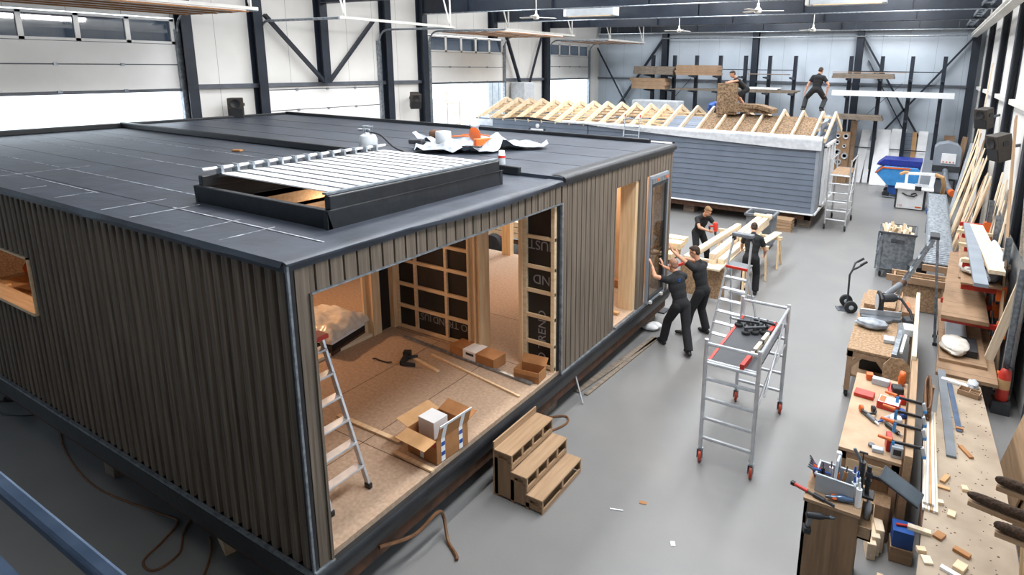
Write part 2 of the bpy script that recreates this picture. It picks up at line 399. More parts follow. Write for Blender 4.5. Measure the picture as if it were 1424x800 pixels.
def fan(loc, zt, rz, label):
    t = thing('ceiling_fan',label,'fan',loc,rz,'ceiling fans')
    MB().tube((0,0,.05),(0,0,zt-loc[2]),.014,n=8).build('down_rod','rail_white',t,True)
    MB().lathe([(.03,.14),(.05,.1),(.09,.06),(.1,.01),(.09,-.03),(.05,-.05)]).build('motor_hub','rail_white',t,True)
    MB().lathe([(.02,.22),(.035,.2),(.03,.12)]).build('canopy','rail_white',t,True)
    for k in range(3):
        a = 2*PI*k/3; Mz = Matrix.Rotation(a,4,'Z')@Matrix.Translation((.36,0,.02))@Matrix.Rotation(R(10),4,'X')
        MB().box(-.28,.28,-.06,.06,-.006,.006,Mz).build('blade','rail_white',t,bevel=.005)
fan((-10.73,16.2,6.6),8.1,.9,'white three-blade ceiling fan nearest the left-hand doors')
fan((-4.12,16.6,6.62),8.1,.3,'white three-blade ceiling fan over the timber work area')
fan((-9.6,25.5,6.68),8.1,1.1,'small white ceiling fan hanging in front of the back wall, left')
fan((-4.2,25.6,6.63),8.1,.5,'small white ceiling fan hanging over the man standing on the roof')
def speaker(loc, rz, tilt, label, bl=.6):
    t = thing('loudspeaker',label,'speaker',loc,rz,'dark loudspeakers on the hall walls')
    Mx = Matrix.Rotation(tilt,4,'X')
    # faces -y, tapered cabinet
    MB().prism([(-.2,-.18),(.2,-.18),(.15,.16),(-.15,.16)],-.28,.28,lambda a,b,z: Mx@V((a,b,z))).build('cabinet','speaker',t,bevel=.015)
    MB().box(-.17,.17,-.195,-.18,-.25,.0,Mx).build('grille','black',t,bevel=.008)
    MB().lathe([(.1,0),(.12,.015),(.06,-.01)],Mx@V((0,-.19,.13)),Mx@V((0,-1,0))).build('horn','black',t,True)
    MB().bar((0,.14,0),(0,bl,.08),.06,.06).build('bracket','steel',t)
    for s in (-1,1): MB().box(s*.185-.01,s*.185+.01,-.06,.06,.06,.14,Mx).build('carry_handle','black',t)
speaker((-16.45,9.98,3.93), R(50), R(0), 'dark loudspeaker on the left wall beside the first open door')
speaker((-16.45,16.75,3.86), R(60), R(14), 'dark loudspeaker tilted down on the wall between two doors')
speaker((1.4,20.7,3.9), R(-40), R(12), 'brown loudspeaker high on the right wall above leaning planks, the farther one')
speaker((1.42,15.7,3.62), R(-60), R(14), 'dark loudspeaker with a handle hole on the right wall, the nearer one')

t = thing('wrapped_stack','tall stack wrapped in white film standing outside the middle open door','stack',(-18.6,24.1,-.04),world=True)
MB().box(-19.1,-18.1,23.3,25.0,-.04,4.4).build('wrapping','foil',t,bevel=.06)
for k in range(3): MB().box(-18.11,-18.09,23.55+.5*k,23.58+.5*k,0,4.35).build('strap','trim_grey',t)
t = thing('door_scaffold','thin pale scaffold frame standing in the glare outside the middle door','scaffold',(-20,22.9,-.04),world=True)
for y in (22.5,23.4): MB().tube((-20,y,-.04),(-20,y,3.9 if y < 23 else 3.85),.025,n=6).build('post','card_light',t,True)
for z in (.5,1.1,1.7,2.3,2.8,3.3): MB().tube((-20,22.5 if z > 3 else 23.0,z),(-20,23.4,z),.02,n=6).build('rung','card_light',t,True)
t = thing('wall_hoist','dark electric hoist at the foot of the thin wall braces','hoist',(-16.75,24.4,3.3),world=True)
MB().box(-16.95,-16.6,24.2,24.6,3.75,4.15).build('hoist_body','black',t,bevel=.03); MB().box(-16.98,-16.7,24.25,24.65,3.35,3.78).build('gear_box','dark_grey',t,bevel=.03); MB().tube((-16.7,24.4,3.35),(-16.7,24.4,3.0),.03,n=8).build('chain_bag','black',t,True)
# ---------------------------------------------------------------- the dark timber-clad house in front
HX, HY, HW, HN, FZ, RZ = -4.3, 2.88, -16.4, 11.45, .75, 3.6
house = thing('modular_house','large unfinished flat-roofed house clad in brown-grey ribbed boards','building',(-10.3,7.1,0),world=True)
def ribs(P, Q, z0, z1, pitch, depth, n=(0,0), phase=0, flat=False, sub=6):
    "vertical boards from P to Q (x,y), standing out along n; returns a closed solid"
    P, Q, n = V((*P,0)), V((*Q,0)), V((*n,0)); L = (Q-P).length; d = (Q-P)/L; prof = []
    k0 = math.floor((0-phase)/pitch)-1; k = k0
    pts = []
    while phase+k*pitch < L:
        a = phase+k*pitch
        if flat: loc = [(0,-1),(.08,-1),(.1,0),(.93,0),(.97,-.2),(.999,-.9)]
        else: loc = [(0,-1.0),(.06,-.95),(.1,-.2),(.2,-.02),(.4,0),(.55,-.05),(.7,-.2),(.85,-.48),(.95,-.8)]
        for u,h in loc:
            s_ = a+u*pitch
            if -1e-6 <= s_ <= L+1e-6: pts.append((s_,h*depth))
        k += 1
    pts = [(0,-depth*.5)]+[p for p in pts if 1e-4 < p[0] < L-1e-4]+[(L,-depth*.5)]
    poly = pts+[(L,-depth-.03),(0,-depth-.03)]
    m = MB(); m.prism(poly, z0, z1, lambda s_,h,t: P+d*s_+n*h+V((0,0,t)))
    return m
def merge(*ms):
    m = MB()
    for a in ms: m.add(a.v,a.f)
    return m
# left face with its window hole
WX0, WX1, WZ0, WZ1 = -11.7, -9.48, 2.03, 2.77
ph = lambda x: (x-HX)%.155
seg = []
for (a,b,z0,z1) in ((HX-.05,WX1,.7,3.6),(WX1,WX0,.7,WZ0),(WX1,WX0,WZ1,3.6),(WX0,HW,.7,3.6)):
    seg.append(ribs((a,HY),(b,HY),z0,z1,.155,.045,(0,-1),phase=-((HX-.05-a)%.155)))
merge(*seg).build('ribbed_cladding','clad',house)
# long front: boards over the wide opening, the corner post, the closed stretch, the end
seg = [ribs((HX,HY+.05),(HX,3.08),.7,3.62,.15,.022,(1,0),flat=True),
       ribs((HX,3.08),(HX,7.13),3.31,3.62,.148,.022,(1,0),flat=True,phase=.05),
       ribs((HX,7.15),(HX,8.93),.7,3.66,.142,.022,(1,0),flat=True),
       ribs((HX,8.93),(HX,9.86),3.22,3.66,.142,.022,(1,0),flat=True),
       ribs((HX,9.86),(HX,10.2),.7,3.66,.142,.022,(1,0),flat=True),
       ribs((HX,10.2),(HX,11.05),3.22,3.66,.142,.022,(1,0),flat=True),
       ribs((HX,11.05),(HX,HN),.7,3.66,.142,.022,(1,0),flat=True)]
merge(*seg).build('board_cladding','clad',house)
# walls behind the boards
w = MB(); T = .16
x0, x1 = HX-.055-T, HX-.055
w.box(x0,x1,HY+.1,3.08,FZ,3.55).box(x0,x1,3.08,7.13,3.31,3.55).box(x0,x1,7.4,8.95,FZ,3.55).box(x0,x1,8.95,9.76,3.2,3.55).box(x0,x1,9.84,10.18,FZ,3.55).box(x0,x1,10.18,11.07,3.2,3.55).box(x0,x1,11.07,HN-.05,FZ,3.55)
w.box(WX1,x0,HY+.06,HY+.2,FZ,3.55).box(WX0,WX1,HY+.06,HY+.2,FZ,WZ0).box(WX0,WX1,HY+.06,HY+.2,WZ1,3.55).box(HW,WX0,HY+.06,HY+.2,FZ,3.55)
w.box(HW,HW+.15,HY+.06,HN,FZ,3.55)
w.box(HW,-9.9,HN-.15,HN,FZ,3.55).box(-6.6,x0,HN-.15,HN,FZ,3.55).box(-9.9,-6.6,HN-.15,HN,3.1,3.55)
w.build('wall_frame','osb',house)
MB().box(HX-.012,HX+.012,HY-.01,HY+.014,.68,3.6).build('corner_trim','galv',house,bevel=.004)
MB().box(HX-.05,HX-.012,HY-.0,HY+.02,.68,3.6).box(HX-.0,HX+.005,HY+.014,HY+.05,.68,3.6).build('corner_gap','black',house)
MB().box(HX-.02,HX+.026,3.075,7.14,3.297,3.31).build('opening_trim','galv',house)
MB().box(HX-.02,HX+.025,7.125,7.155,.7,3.31).build('opening_trim','galv',house)
MB().box(HX-.03,HX+.02,3.06,3.085,.7,3.31).build('opening_trim','clad',house)
m = MB().box(HX-.02,HX+.03,HY,3.09,.665,.7).box(HX-.02,HX+.03,7.13,8.95,.665,.7).box(HX-.2,HX+.035,8.95,11.1,.69,.74).box(HW,HX,HY-.035,HY,.665,.7)
m.build('base_trim','galv',house)
# floor, edge and frame underneath
MB().box(HW,HX-.02,HY+.09,HN,.66,FZ).build('floor_deck','chip',house)
s = MB()
for y in (4.4,6.95,8.3): s.box(-7.6,HX-.03,y-.004,y+.004,FZ,FZ+.0015)
for x in (-5.4,-6.5): s.box(x-.004,x+.004,HY+.2,6.95,FZ,FZ+.0015)
s.build('board_joint','rust',house)
e = MB().prism([(0,0),(.07,-.01),(.1,-.05),(.1,-.1),(.05,-.24),(0,-.24)],HY-.02,HN+.02,lambda a,b,t: V((HX+a-.03,t,.72+b-.03)))
e.build('edge_membrane','kerb',house,True)
MB().box(HW,HX+.03,HY-.04,HY+.04,.45,.665).build('edge_membrane','kerb',house)
m = MB().box(HX-.24,HX-.03,HY+.02,HN,.26,.46).box(HW,HX-.1,HY+.06,HY+.2,.26,.46).box(HW,HX-.1,HN-.2,HN,.26,.46)
for x in (-7.5,-10.5,-13.5): m.box(x-.1,x+.1,HY+.1,HN,.3,.46)
m.build('steel_frame','rust',house)
for x in (-4.6,-8.5,-12.5,-16.1):
    for y in (3.2,7.15,11.1): MB().box(x-.12,x+.12,y-.2,y+.2,0,.26).build('support_block','weathered',house)
MB().box(-7.6,HX-.6,HY+.3,HN,.45,.66).build('underside','kerb',house)
# roof
rf = MB(); SX0, SX1, SY0, SY1 = -7.0, -4.9, 3.78, 6.4      # roof opening
rf.box(HW-.02,SX0,HY-.03,7.12,3.55,3.63).box(SX0,SX1,HY-.03,SY0,3.55,3.63).box(SX0,SX1,SY1,7.12,3.55,3.63).box(SX1,HX+.01,HY-.03,7.12,3.55,3.63)
rf.build('roof_membrane','membrane',house)
MB().box(HW-.02,HX+.01,7.12,HN+.02,3.55,3.68).build('roof_membrane','membrane',house)
# turned-over edges of the membrane
def hang(y):
    b = .03
    if 4.2 < y < 6.95: b += .075*math.sin(PI*(y-4.2)/2.75)**.8
    return b+.01*noise.noise(V((y*3,0,0)))
d = MB(); N = 60
for k in range(N):
    pass
def drape(y0,y1,zt,fn,th=.012,nn=60):
    prof = []
    m = MB()
    def pt(u,v):
        y = y0+(y1-y0)*u; h = fn(y)
        if v < .34: return V((HX-.2+.2*v/.34,y,zt+.012))
        a = (v-.34)/.66; r = .05
        return V((HX+.0+.05*math.sin(min(1,a*2)*PI/2)+.0,y,zt+.012-(h+.0)*a))
    return m.sheet(None,nn,8,pt)
drape(HY-.03,7.1,3.63,lambda y: hang(y)).build('membrane_overhang','membrane',house,True)
drape(7.16,HN+.03,3.68,lambda y: .1+.02*noise.noise(V((y*2.2,3,0)))).build('membrane_overhang','kerb',house,True)
def lpt(u,v):
    x = HW+(HX-HW)*u; h = .035+.035*noise.noise(V((x*1.4,0,7)))
    return V((x,HY-.03-.03*v,3.642-h*v*1.2))
MB().sheet(None,120,4,lpt).build('membrane_overhang','membrane',house,True)
m = MB().box(HW,-5.0,7.09,7.17,3.63,3.76)
m.build('roof_upstand','kerb',house,bevel=.02)
MB().box(HW,HX-.5,HN-.06,HN+.02,3.66,3.76).build('roof_upstand','kerb',house,bevel=.02)
MB().box(HW-.02,HW+.06,HY,HN,3.62,3.74).build('roof_upstand','kerb',house,bevel=.02)
mat('chalk','#b5bac2','#59606b',12,rough=.8)
# chalk marks and seams on the membrane
ch = [((-16,3.9),(-7.2,3.9)),((-16,5.0),(-7.3,5.0)),((-12,3.35),(-8.5,3.35)),((-16.2,6.1),(-9.5,6.1)),((-7.0,3.42),(-4.4,3.42)),((-8.6,2.95),(-8.6,3.35)),((-7.5,2.95),(-7.5,3.6)),((-6.9,2.95),(-6.9,3.65)),((-9.5,2.95),(-9.5,3.2)),((-10.8,2.95),(-10.8,4.2)),((-5.9,2.95),(-5.9,3.5)),((-5.35,2.95),(-5.35,3.5))]
random.seed(3)
for (a,b),(c_,d_) in ch:
    MB().bar((a,b,3.6315),(c_,d_,3.6315),.016,.002).build('chalk_line','chalk',house)
m = MB()
for y in (3.4,4.4,5.4,6.4): m.box(HW,SX0-.15 if y > 3.6 else HX,y-.004,y+.004,3.63,3.633)
for y in (8.1,9.1,10.1): m.box(HW,HX,y-.004,y+.004,3.68,3.684)
m.build('membrane_seam','kerb',house)
mat('plank_lining','#c9aa88','#bd9c79',2,rough=.7)
# inside: ceiling, partitions, studs
c = MB().box(HW+.2,SX0,HY+.2,HN-.2,3.35,3.4).box(SX1,x0,HY+.2,HN-.2,3.35,3.4).box(SX0,SX1,HY+.2,SY0,3.35,3.4).box(SX0,SX1,SY1,HN-.2,3.35,3.4)
c.build('inner_ceiling','osb',house)
s = MB().box(SX0-.02,SX0,SY0,SY1,3.35,3.62).box(SX1,SX1+.02,SY0,SY1,3.35,3.62).box(SX0,SX1,SY0-.02,SY0,3.35,3.62).box(SX0,SX1,SY1,SY1+.02,3.35,3.62)
s.build('opening_lining','pine_x',house)
GY = 7.02                                   # partition with black foil and battens
MB().box(-7.5,-5.82,GY+.03,GY+.12,FZ,3.35).build('foil_panel','film',house)
b = MB()
for x in (-7.48,-7.06,-6.39): b.box(x-.025,x+.025,GY-.01,GY+.03,FZ,3.35)
for z in (.79,1.17,1.56,1.98,2.36,2.9): b.box(-7.5,-5.82,GY-.02,GY+.025,z-.025,z+.025)
b.build('batten_grid','pine_x',house)
MB().box(-5.84,-5.6,GY-.1,GY+.12,FZ,3.35).build('post','pine_z',house)
b = MB().box(-5.84,-5.81,GY-.13,GY-.1,FZ,3.35).box(-5.72,-5.69,GY-.13,GY-.1,FZ,3.35).box(-5.63,-5.6,GY-.13,GY-.1,FZ,3.35)
b.build('post_lath','pine_z',house)
MB().box(-4.84,HX-.02,GY+.06,GY+.13,FZ,3.31).build('foil_panel','film',house)
b = MB()
for x in (-4.86,-4.37): b.box(x-.03,x+.03,GY+.0,GY+.06,FZ,3.31)
for z in (.8,1.15,1.57,1.96,2.33,2.78): b.box(-4.86,HX-.04,GY+.01,GY+.05,z-.025,z+.025)
b.build('batten_grid','pine_x',house)
MB().box(-4.95,-4.89,GY-.02,GY+.14,FZ,3.35).build('post','pine_z',house)
MB().box(-5.6,-4.89,GY-.02,GY+.12,3.1,3.35).build('post','pine_x',house)
# partition to the next room: dark panel, studs, sill
MB().box(-7.68,-7.6,6.69,7.1,FZ,3.35).build('foil_panel','film',house)
b = MB().box(-7.62,-7.5,6.94,7.06,FZ,3.35).box(-7.68,-7.54,6.52,6.69,FZ,3.35).box(-7.72,-7.68,6.46,6.52,FZ,3.35)
b.build('stud','pine_z',house)
MB().box(-7.7,-7.56,3.1,6.5,FZ,FZ+.05).build('sill','pine_y',house)
MB().box(-7.7,-7.58,3.1,3.3,FZ,3.35).build('stud','pine_z',house)
MB().box(-7.7,-7.58,3.1,6.5,3.05,3.35).build('lintel','pine_y',house)
# window lining in the dark left face
b = MB().box(WX0,WX1,HY-.03,HY+.2,WZ0-.03,WZ0+.01).box(WX1-.025,WX1,HY-.01,HY+.2,WZ0,WZ1).box(WX0,WX1,HY-.01,HY+.2,WZ1-.025,WZ1)
b.build('window_lining','pine_x',house)
# light timber lining of the narrow doorway and its posts
MB().box(x0-.12,x1+.02,9.76,9.86,FZ,3.2).build('door_lining','pine_z',house)
MB().box(x0-.3,x1+.0,8.93,8.97,FZ,3.2).build('door_lining','pine_z',house)
MB().box(-6.55,x0-.02,HN-.2,HN-.16,FZ,3.35).build('inner_wall','plank_lining',house)
MB().box(-8.46,-8.22,HN-.16,HN-.02,FZ,3.35).build('post','pine_z',house)
# lettering printed on the foil
for bdy,x,z,sz,ry in (('TO TREND',-5.88,2.75,.2,PI),('TO TREND',-5.88,1.1,.17,PI),('JUST',-6.75,1.1,.17,PI),('JUST',-6.9,2.75,.2,PI)):
    text(bdy,sz,'print',house,(x,GY+.027,z),(PI/2,ry,0),'foil_lettering')
text('JUST',.2,'print',house,(-4.42,GY+.057,2.72),(PI/2,PI,0),'foil_lettering')
text('ND',.2,'print',house,(-4.44,GY+.057,2.2),(PI/2,PI,0),'foil_lettering')
text('O TREND',.19,'print',house,(-4.52,GY+.057,.84),(PI/2,-PI/2,0),'foil_lettering')
# ---- roof light with white slats
sk = thing('slatted_roof_light','white slatted panel on a black upstand on the dark flat roof','roof light',(-5.95,5.1,3.63),world=True)
k = MB(); X0,X1,Y0,Y1 = -7.08,-4.82,3.7,6.48
for (a,b,c_,d_) in ((X0,X1,Y0,Y0+.07),(X0,X1,Y1-.07,Y1),(X0,X0+.07,Y0,Y1),(X1-.07,X1,Y0,Y1)): k.box(a,b,c_,d_,3.6,3.82)
k.build('upstand','kerb',sk,bevel=.01)
k = MB().box(X1-.1,X1-.02,Y0+.05,Y1-.05,3.8,3.95).box(X0+.02,X0+.1,Y0+.05,Y1-.05,3.8,3.93).box(X0+.05,X1-.05,Y1-.12,Y1-.05,3.8,3.93)
k.build('inner_kerb','kerb',sk,bevel=.012)
nsl = 13; a0 = Y0+.22; pit = (Y1-.1-a0)/nsl
for i in range(nsl):
    y = a0+i*pit
    MB().prism([(0,.006),(pit-.011,-.006),(pit-.011,.012),(.0,.02)],X0+.16,X1-.1,lambda a,b,t: V((t,y+a,3.925+b))).build('slat','slat_white',sk)
for i in range(1,nsl): MB().box(X0+.16,X1-.1,a0+i*pit-.017,a0+i*pit+.001,3.925,3.95).build('slat_gap_line','plastic_grey',sk)  # grey strips standing in for the shaded gaps between the slats
MB().path([(X0+.12,Y0+.05,4.0),(X0+.12,Y1-.05,4.0)],.022,8).build('hinge_rail','alu',sk,True)
for i in range(nsl): MB().box(X0+.09,X0+.2,a0+i*pit+.0,a0+i*pit+.03,3.93,4.03).build('slat_bracket','galv',sk)
MB().box(X1-.12,X1-.06,Y0+.05,Y1-.03,3.955,3.975).build('edge_trim','galv',sk)
# ---------------------------------------------------------------- the grey house with the open roof behind
BX0, BX1, BY0, BY1, BZ0, BZE, BYR, BZR = -16.72, -2.85, 20.6, 24.6, .56, 2.98, 22.6, 3.70
gh = thing('timber_house','grey weatherboarded house with an open rafter roof before the back wall','building',(-9.8,22.6,0),world=True)
sd = MB(); P = .183; z = BZ0
while z < BZE-.02:
    h = min(P, BZE-z)
    sd.prism([(0,z),(-.022,z),(-.012,z+h),(0,z+h)],BX0,BX1+.0,lambda a,b,t: V((t,BY0+a,b))); z += P
sd.build('weatherboarding','siding',gh)
sd = MB(); z = BZ0
while z < BZE+.4:
    sd.prism([(0,z),(.028,z),(.012,z+P),(0,z+P)],BY0+.02,BY1,lambda a,b,t: V((BX1+a-.03,t,b))); z += P
sd.build('weatherboarding','siding',gh)
w = MB().box(BX0,BX1-.04,BY0+.01,BY0+.14,BZ0,BZE).box(BX0,BX1-.04,BY1-.14,BY1,BZ0,BZE).box(BX0,BX0+.14,BY0,BY1,BZ0,BZE)
w.prism([(BY0,BZ0),(BY1,BZ0),(BY1,BZE),(BYR,BZR-.05),(BY0,BZE)],BX1-.16,BX1-.03,lambda a,b,t: V((t,a,b)))
w.build('wall_frame','trim_grey',gh)
for x in (-11.25,): MB().box(x-.012,x+.012,BY0-.034,BY0,BZ0,BZE).build('joint_strip','dark_grey',gh)
MB().box(BX1-.09,BX1+.01,BY0-.035,BY0+.09,BZ0,BZE).build('corner_trim','trim_grey',gh)
MB().box(BX1-.01,BX1+.02,BY0+.0,BY0+.62,BZ0,BZE+.1).build('corner_trim','trim_grey',gh)
MB().box(BX0,BX1+.03,BY0-.05,BY0,BZ0-.05,BZ0+.0).box(BX1,BX1+.05,BY0-.05,BY1,BZ0-.05,BZ0+.02).build('base_trim','white',gh)
MB().box(BX0,BX1,BY0+.02,BY1,BZ0-.06,BZ0+.1).build('floor_deck','ply_x',gh)
MB().box(BX0+.1,BX1-.06,BY0+.12,BY0+.3,.3,.5).box(BX1-.3,BX1-.1,BY0+.12,BY1,.3,.5).box(BX0+.1,BX1-.1,BY1-.3,BY1-.1,.3,.5).build('floor_beam','rust',gh)
for x in (-14.5,-10.5,-7.2,-4.6,-3.2):
    for y in (BY0+.6,BY1-.5): MB().box(x-.2,x+.2,y-.2,y+.2,0,.3).build('support_block','weathered',gh)
lines(MATS['siding'],'Z',.183,.014,'#3a4350',-.56)
mat('pine_white','#eddcc2','#dcc4a2',5,rough=.65)
# rafters: each pair with its gusset plate
xs = [-2.72]+[-2.95-.64*k-.18 for k in range(22)]
sl = (BZR-BZE)/(BYR-BY0)
for i,x in enumerate(xs):
    m = MB()
    for s in (-1,1):
        e = BYR+s*2.03; ze = BZR-sl*2.03
        m.bar((x,e,ze),(x,BYR,BZR),.06,.16,(0,0,1))
    if i: m.prism([(BYR-1.15,BZR-sl*1.15-.05),(BYR+1.15,BZR-sl*1.15-.05),(BYR+.03,BZR+.02),(BYR-.03,BZR+.02)],x-.03,x-.012,lambda a,b,t: V((t,a,b)))
    m.box(x-.025,x+.025,BY0+.1,BY1-.1,BZE-.06,BZE+.02) if i else None
    m.build('rafter_pair','pine_white',gh)
def slope_pt(x, y, dz=0): return V((x, y, BZR-sl*abs(BYR-y)+dz))
for k in range(21):
    xa, xb = xs[k+1]-.03+.0, xs[k+2]+.03 if k+2 < len(xs) else xs[k+1]-.6
    xa, xb = xb, xa
    if k <= 5:                 # filled with insulation
        random.seed(k)
        def f(u,v): 
            x = xa+(xb-xa)*u; y = BY0+.05+(BYR-BY0-.35)*v
            return slope_pt(x,y,-.045+.018*noise.noise(V((x*5,y*5,k))))
        MB().sheet(None,8,16,f,.06).build('insulation_bay','insul',gh,True)
    else:
        m = MB()
        for j in range(7):
            y = BY0+.12+j*.27; p = slope_pt(xa,y,-.12); m.box(xa-.02,xb+.02,y-.035,y+.035,p.z-.02,p.z+.02)
        m.build('lath_bay','pine_x' if k not in (10,11,12) else 'osb',gh)
        if k in (6,7):
            MB().sheet(None,2,6,lambda u,v: slope_pt(xa+(xb-xa)*u,BY0+.2+1.2*v,-.09),.004).build('underlay_bay','siding',gh)
        else:
            MB().box(xa-.02,xb+.02,BY0+.15,BYR,BZE-.1,BZE-.08).build('ceiling_board','pine_x' if k not in (10,11,12) else 'rust',gh)
for y in (BY0+.25,BY0+.75,BY0+1.25,BY0+1.75):
    p = slope_pt(0,y,.0); MB().box(xs[1],xs[0],y-.03,y+.03,p.z-.07,p.z-.0).build('verge_noggin','pine_x',gh)
def eave(u,v):
    x = -12.4+(9.62)*u; low = 3.06-.042*(x+12.4) if x < -4 else 2.7
    low = 3.0-.35*min(1,max(0,(x+11.3)/7.5))**.8
    y = BY0+.02-.12*min(1,v*3); top = 3.0+.06
    zz = top-(top-low)*max(0,(v-.25)/.75) if v > .25 else top+.03*(1-v*4)
    return V((x,y-.015*noise.noise(V((x*1.3,v*3,0))),zz))
MB().sheet(None,90,10,eave).build('eave_membrane','foil',gh,True)
MB().sheet(None,8,6,lambda u,v: V((-16.75+.95*u,BY0+.06-.1*min(1,v*2.5),3.05-.38*v))).build('eave_membrane','foil',gh,True)
MB().sheet(None,30,3,lambda u,v: V((-15.8+4.6*u,BY0-.02-.06*v,3.0+.13*math.sin(PI*min(1,u*1.25))**2*v))).build('loose_underlay','kerb',gh,True)
for (a,b,c_,d_,nm) in ((-13.95,-13.2,2.4,2.68,'osb'),(-8.8,-7.72,2.3,2.56,'white')):
    m = MB(); y = BY0-.05
    m.box(a,b,y,y+.04,d_-.06,d_).box(a,b,y,y+.04,c_,c_+.06).box(a,a+.07,y,y+.04,c_,d_).box(b-.07,b,y,y+.04,c_,d_)
    fr = m.build('vent_frame','white',gh); MB().box(a+.05,b-.05,BY0-.035,BY0-.03,c_+.04,d_-.04).build('vent_panel',nm,fr)
MB().lathe([(.03,0),(.085,0),(.085,.03),(.035,.04)],(-13.55,BY0-.03,2.8),(0,-1,0)).build('vent_pipe','white',gh,True)
# glazed door in the gable
y0,y1,z0,z1 = 21.7,23.92,.6,2.66; x = BX1+.03
m = MB()
for yy in (y0,y0+.72,y0+1.46,y1): m.box(x-.03,x+.05,yy-.05,yy+.05,z0,z1)
for zz in (z0,z1): m.box(x-.03,x+.05,y0-.05,y1+.05,zz-.05,zz+.05)
dr = m.build('glazed_door','white',gh)
b = MB()
for c_ in (y0+.36,y0+1.09,y0+1.82): b.box(x,x+.04,c_-.015,c_+.015,z0,z1)
for zz in (1.1,1.6,2.15): b.box(x,x+.04,y0,y1,zz-.015,zz+.015)
b.build('glazing_bar','white',dr)
for k in range(3): MB().box(x+.005,x+.012,y0+.05+k*.74,y0+.68+k*.73,z0+.05,z1-.05).build('pane','glass_dim',dr)
# ladder leaning on the grey house, only its red-tipped top shows
def lean_ladder(label, foot, top, w, rungs, m='galv', tips='red', name='ladder', cat='ladder'):
    foot, top = V(foot), V(top); t = thing(name,label,cat,foot,world=True)
    s = V((w/2,0,0))
    for sg in (-1,1):
        MB().bar(foot+s*sg,top+s*sg,.03,.07).build('side_rail',m,t)
        if tips: MB().bar(top+s*sg-(top-foot).normalized()*.02,top+s*sg+(top-foot).normalized()*.07,.042,.08).build('end_cap',tips,t,bevel=.008)
    for k in range(rungs):
        c = foot+(top-foot)*((k+.7)/rungs); MB().tube(c-s,c+s,.018,n=8).build('rung',m,t,True)
    return t
lean_ladder('aluminium ladder with red end caps leaning on the grey house eave',(-9.0,19.3,0),(-9.3,20.4,3.4),.6,12)
# insulation batts on the roof
for k,(x,y,rz,lab) in enumerate(((-5.55,22.3,.15,'brown insulation batt, lower of the two lying on the roof'),(-5.4,22.25,-.1,'curved brown insulation batt, upper of the two lying on the roof'))):
    def f(u,v):
        xx = -.75+1.5*u; yy = -.3+.6*v; dz = -.28*max(0,u-.6)**1.4*(1.8 if k else .4)
        p = Matrix.Rotation(rz,3,'Z')@V((xx,yy,0)); b = slope_pt(x+p.x,y+p.y,0)
        return V((x+p.x,y+p.y,BZR+.08+.145*k+dz+.006*noise.noise(V((xx*9,yy*9,k)))))
    o = MB().sheet(None,20,8,f,.14).build('insulation_batt','insul',None,True)
    tag(o,lab,'insulation','insulation batts on the grey house roof')
o = MB().box(-.36,.36,-.08,.08,0,1.12).build('insulation_batt','insul',None,bevel=.02); o.location = (-6.33,22.0,3.52); o.rotation_euler = (R(-6),R(-1.5),R(4))
tag(o,'upright brown insulation batt held by the man bending over on the roof','insulation','insulation batts on the grey house roof')
def wrp(u,v):
    a = 2*PI*u; r = math.sin(PI*v)**.6; p = V((.3*r*math.cos(a),.2*r*math.sin(a),-.2*math.cos(PI*v)))
    return p*(1+.5*noise.noise(p*7))
o = MB().sheet(None,26,16,wrp).build('plastic_wrapping','blue',None,True,recenter=False)
o.location = (-6.95,22.8,3.72); tag(o,'crumpled blue plastic wrapping on the grey house roof','wrapping')
# ---------------------------------------------------------------- racks on the back wall
def rack(label, xs, lo, arms):
    t = thing('cantilever_rack',label,'rack',((xs[0]+xs[-1])/2,31.4,0),group='cantilever racks on the back wall',world=True)
    for x in xs:
        MB().box(x-.08,x+.08,31.3,31.5,lo,5.78).build('upright','navy',t)
        for z in arms: MB().prism([(31.3,z),(31.3,z-.14),(30.3,z-.06),(30.3,z)],x-.05,x+.05,lambda a,b,t_: V((t_,a,b))).build('arm','navy',t)
    for z in (5.1,1.6): MB().box(xs[0],xs[-1],31.5,31.53,z-.02,z+.02).build('tie_bar','navy',t)
    MB().bar((xs[0]+.2,31.52,2.4),(xs[1]+.9,31.52,4.6),.05,.02).build('tie_brace','navy',t)
    return t
rack('long dark cantilever rack on the back wall, behind the grey house',[-13.2,-11.97,-10.75,-9.49,-8.21,-7.02,-5.81],0,(4.78,4.02))
rack('shorter dark cantilever rack on the back wall, above the leaning white sheets',[-3.35,-2.05,-.85,.39],0,(4.78,4.0,3.0))
def pile(lab, g, x0, x1, z, n, w, h, m, y=30.5, jit=.1, step=None):
    for k in range(n):
        a = x0+random.uniform(-jit,jit); b = x1+random.uniform(-jit,jit)
        pos = 'undermost' if k == 0 else ('topmost' if k == n-1 else ('second' if k == 1 else 'third'))
        l = lab if n == 1 else '%s, %s'%(lab,pos)
        o = MB().box(a,b,y-w/2,y+w/2,z+k*h,z+k*h+h-.006).build('timber_board',m); tag(o,l,'board',g)
random.seed(5)
pile('wide pale board on the upper arms, far left of the long rack','boards on the long rack',-13.9,-11.7,4.79,2,.8,.21,'weathered',y=30.7)
pile('grey-brown board on the upper arms, middle of the long rack','boards on the long rack',-11.5,-9.3,4.79,4,.8,.125,'mdf',y=30.7,jit=.04)
pile('brown board on the lower arms, far left of the long rack','boards on the long rack',-13.95,-12,4.03,3,.8,.19,'mdf',y=30.7)
pile('thin dark board on the lower arms, middle of the long rack','boards on the long rack',-11.7,-8.2,4.03,2,.8,.045,'weathered',y=30.8,jit=.3)
pile('thin brown board on the upper arms beside the bending man','boards on the long rack',-7.9,-5.9,4.88,1,.7,.04,'weathered',y=30.8)
for x in (-7.5,-6.9,-6.3): pass
pile('brown board on the lower arms behind the bending man','boards on the long rack',-8.1,-5.5,4.03,2,.9,.07,'weathered',y=30.7)
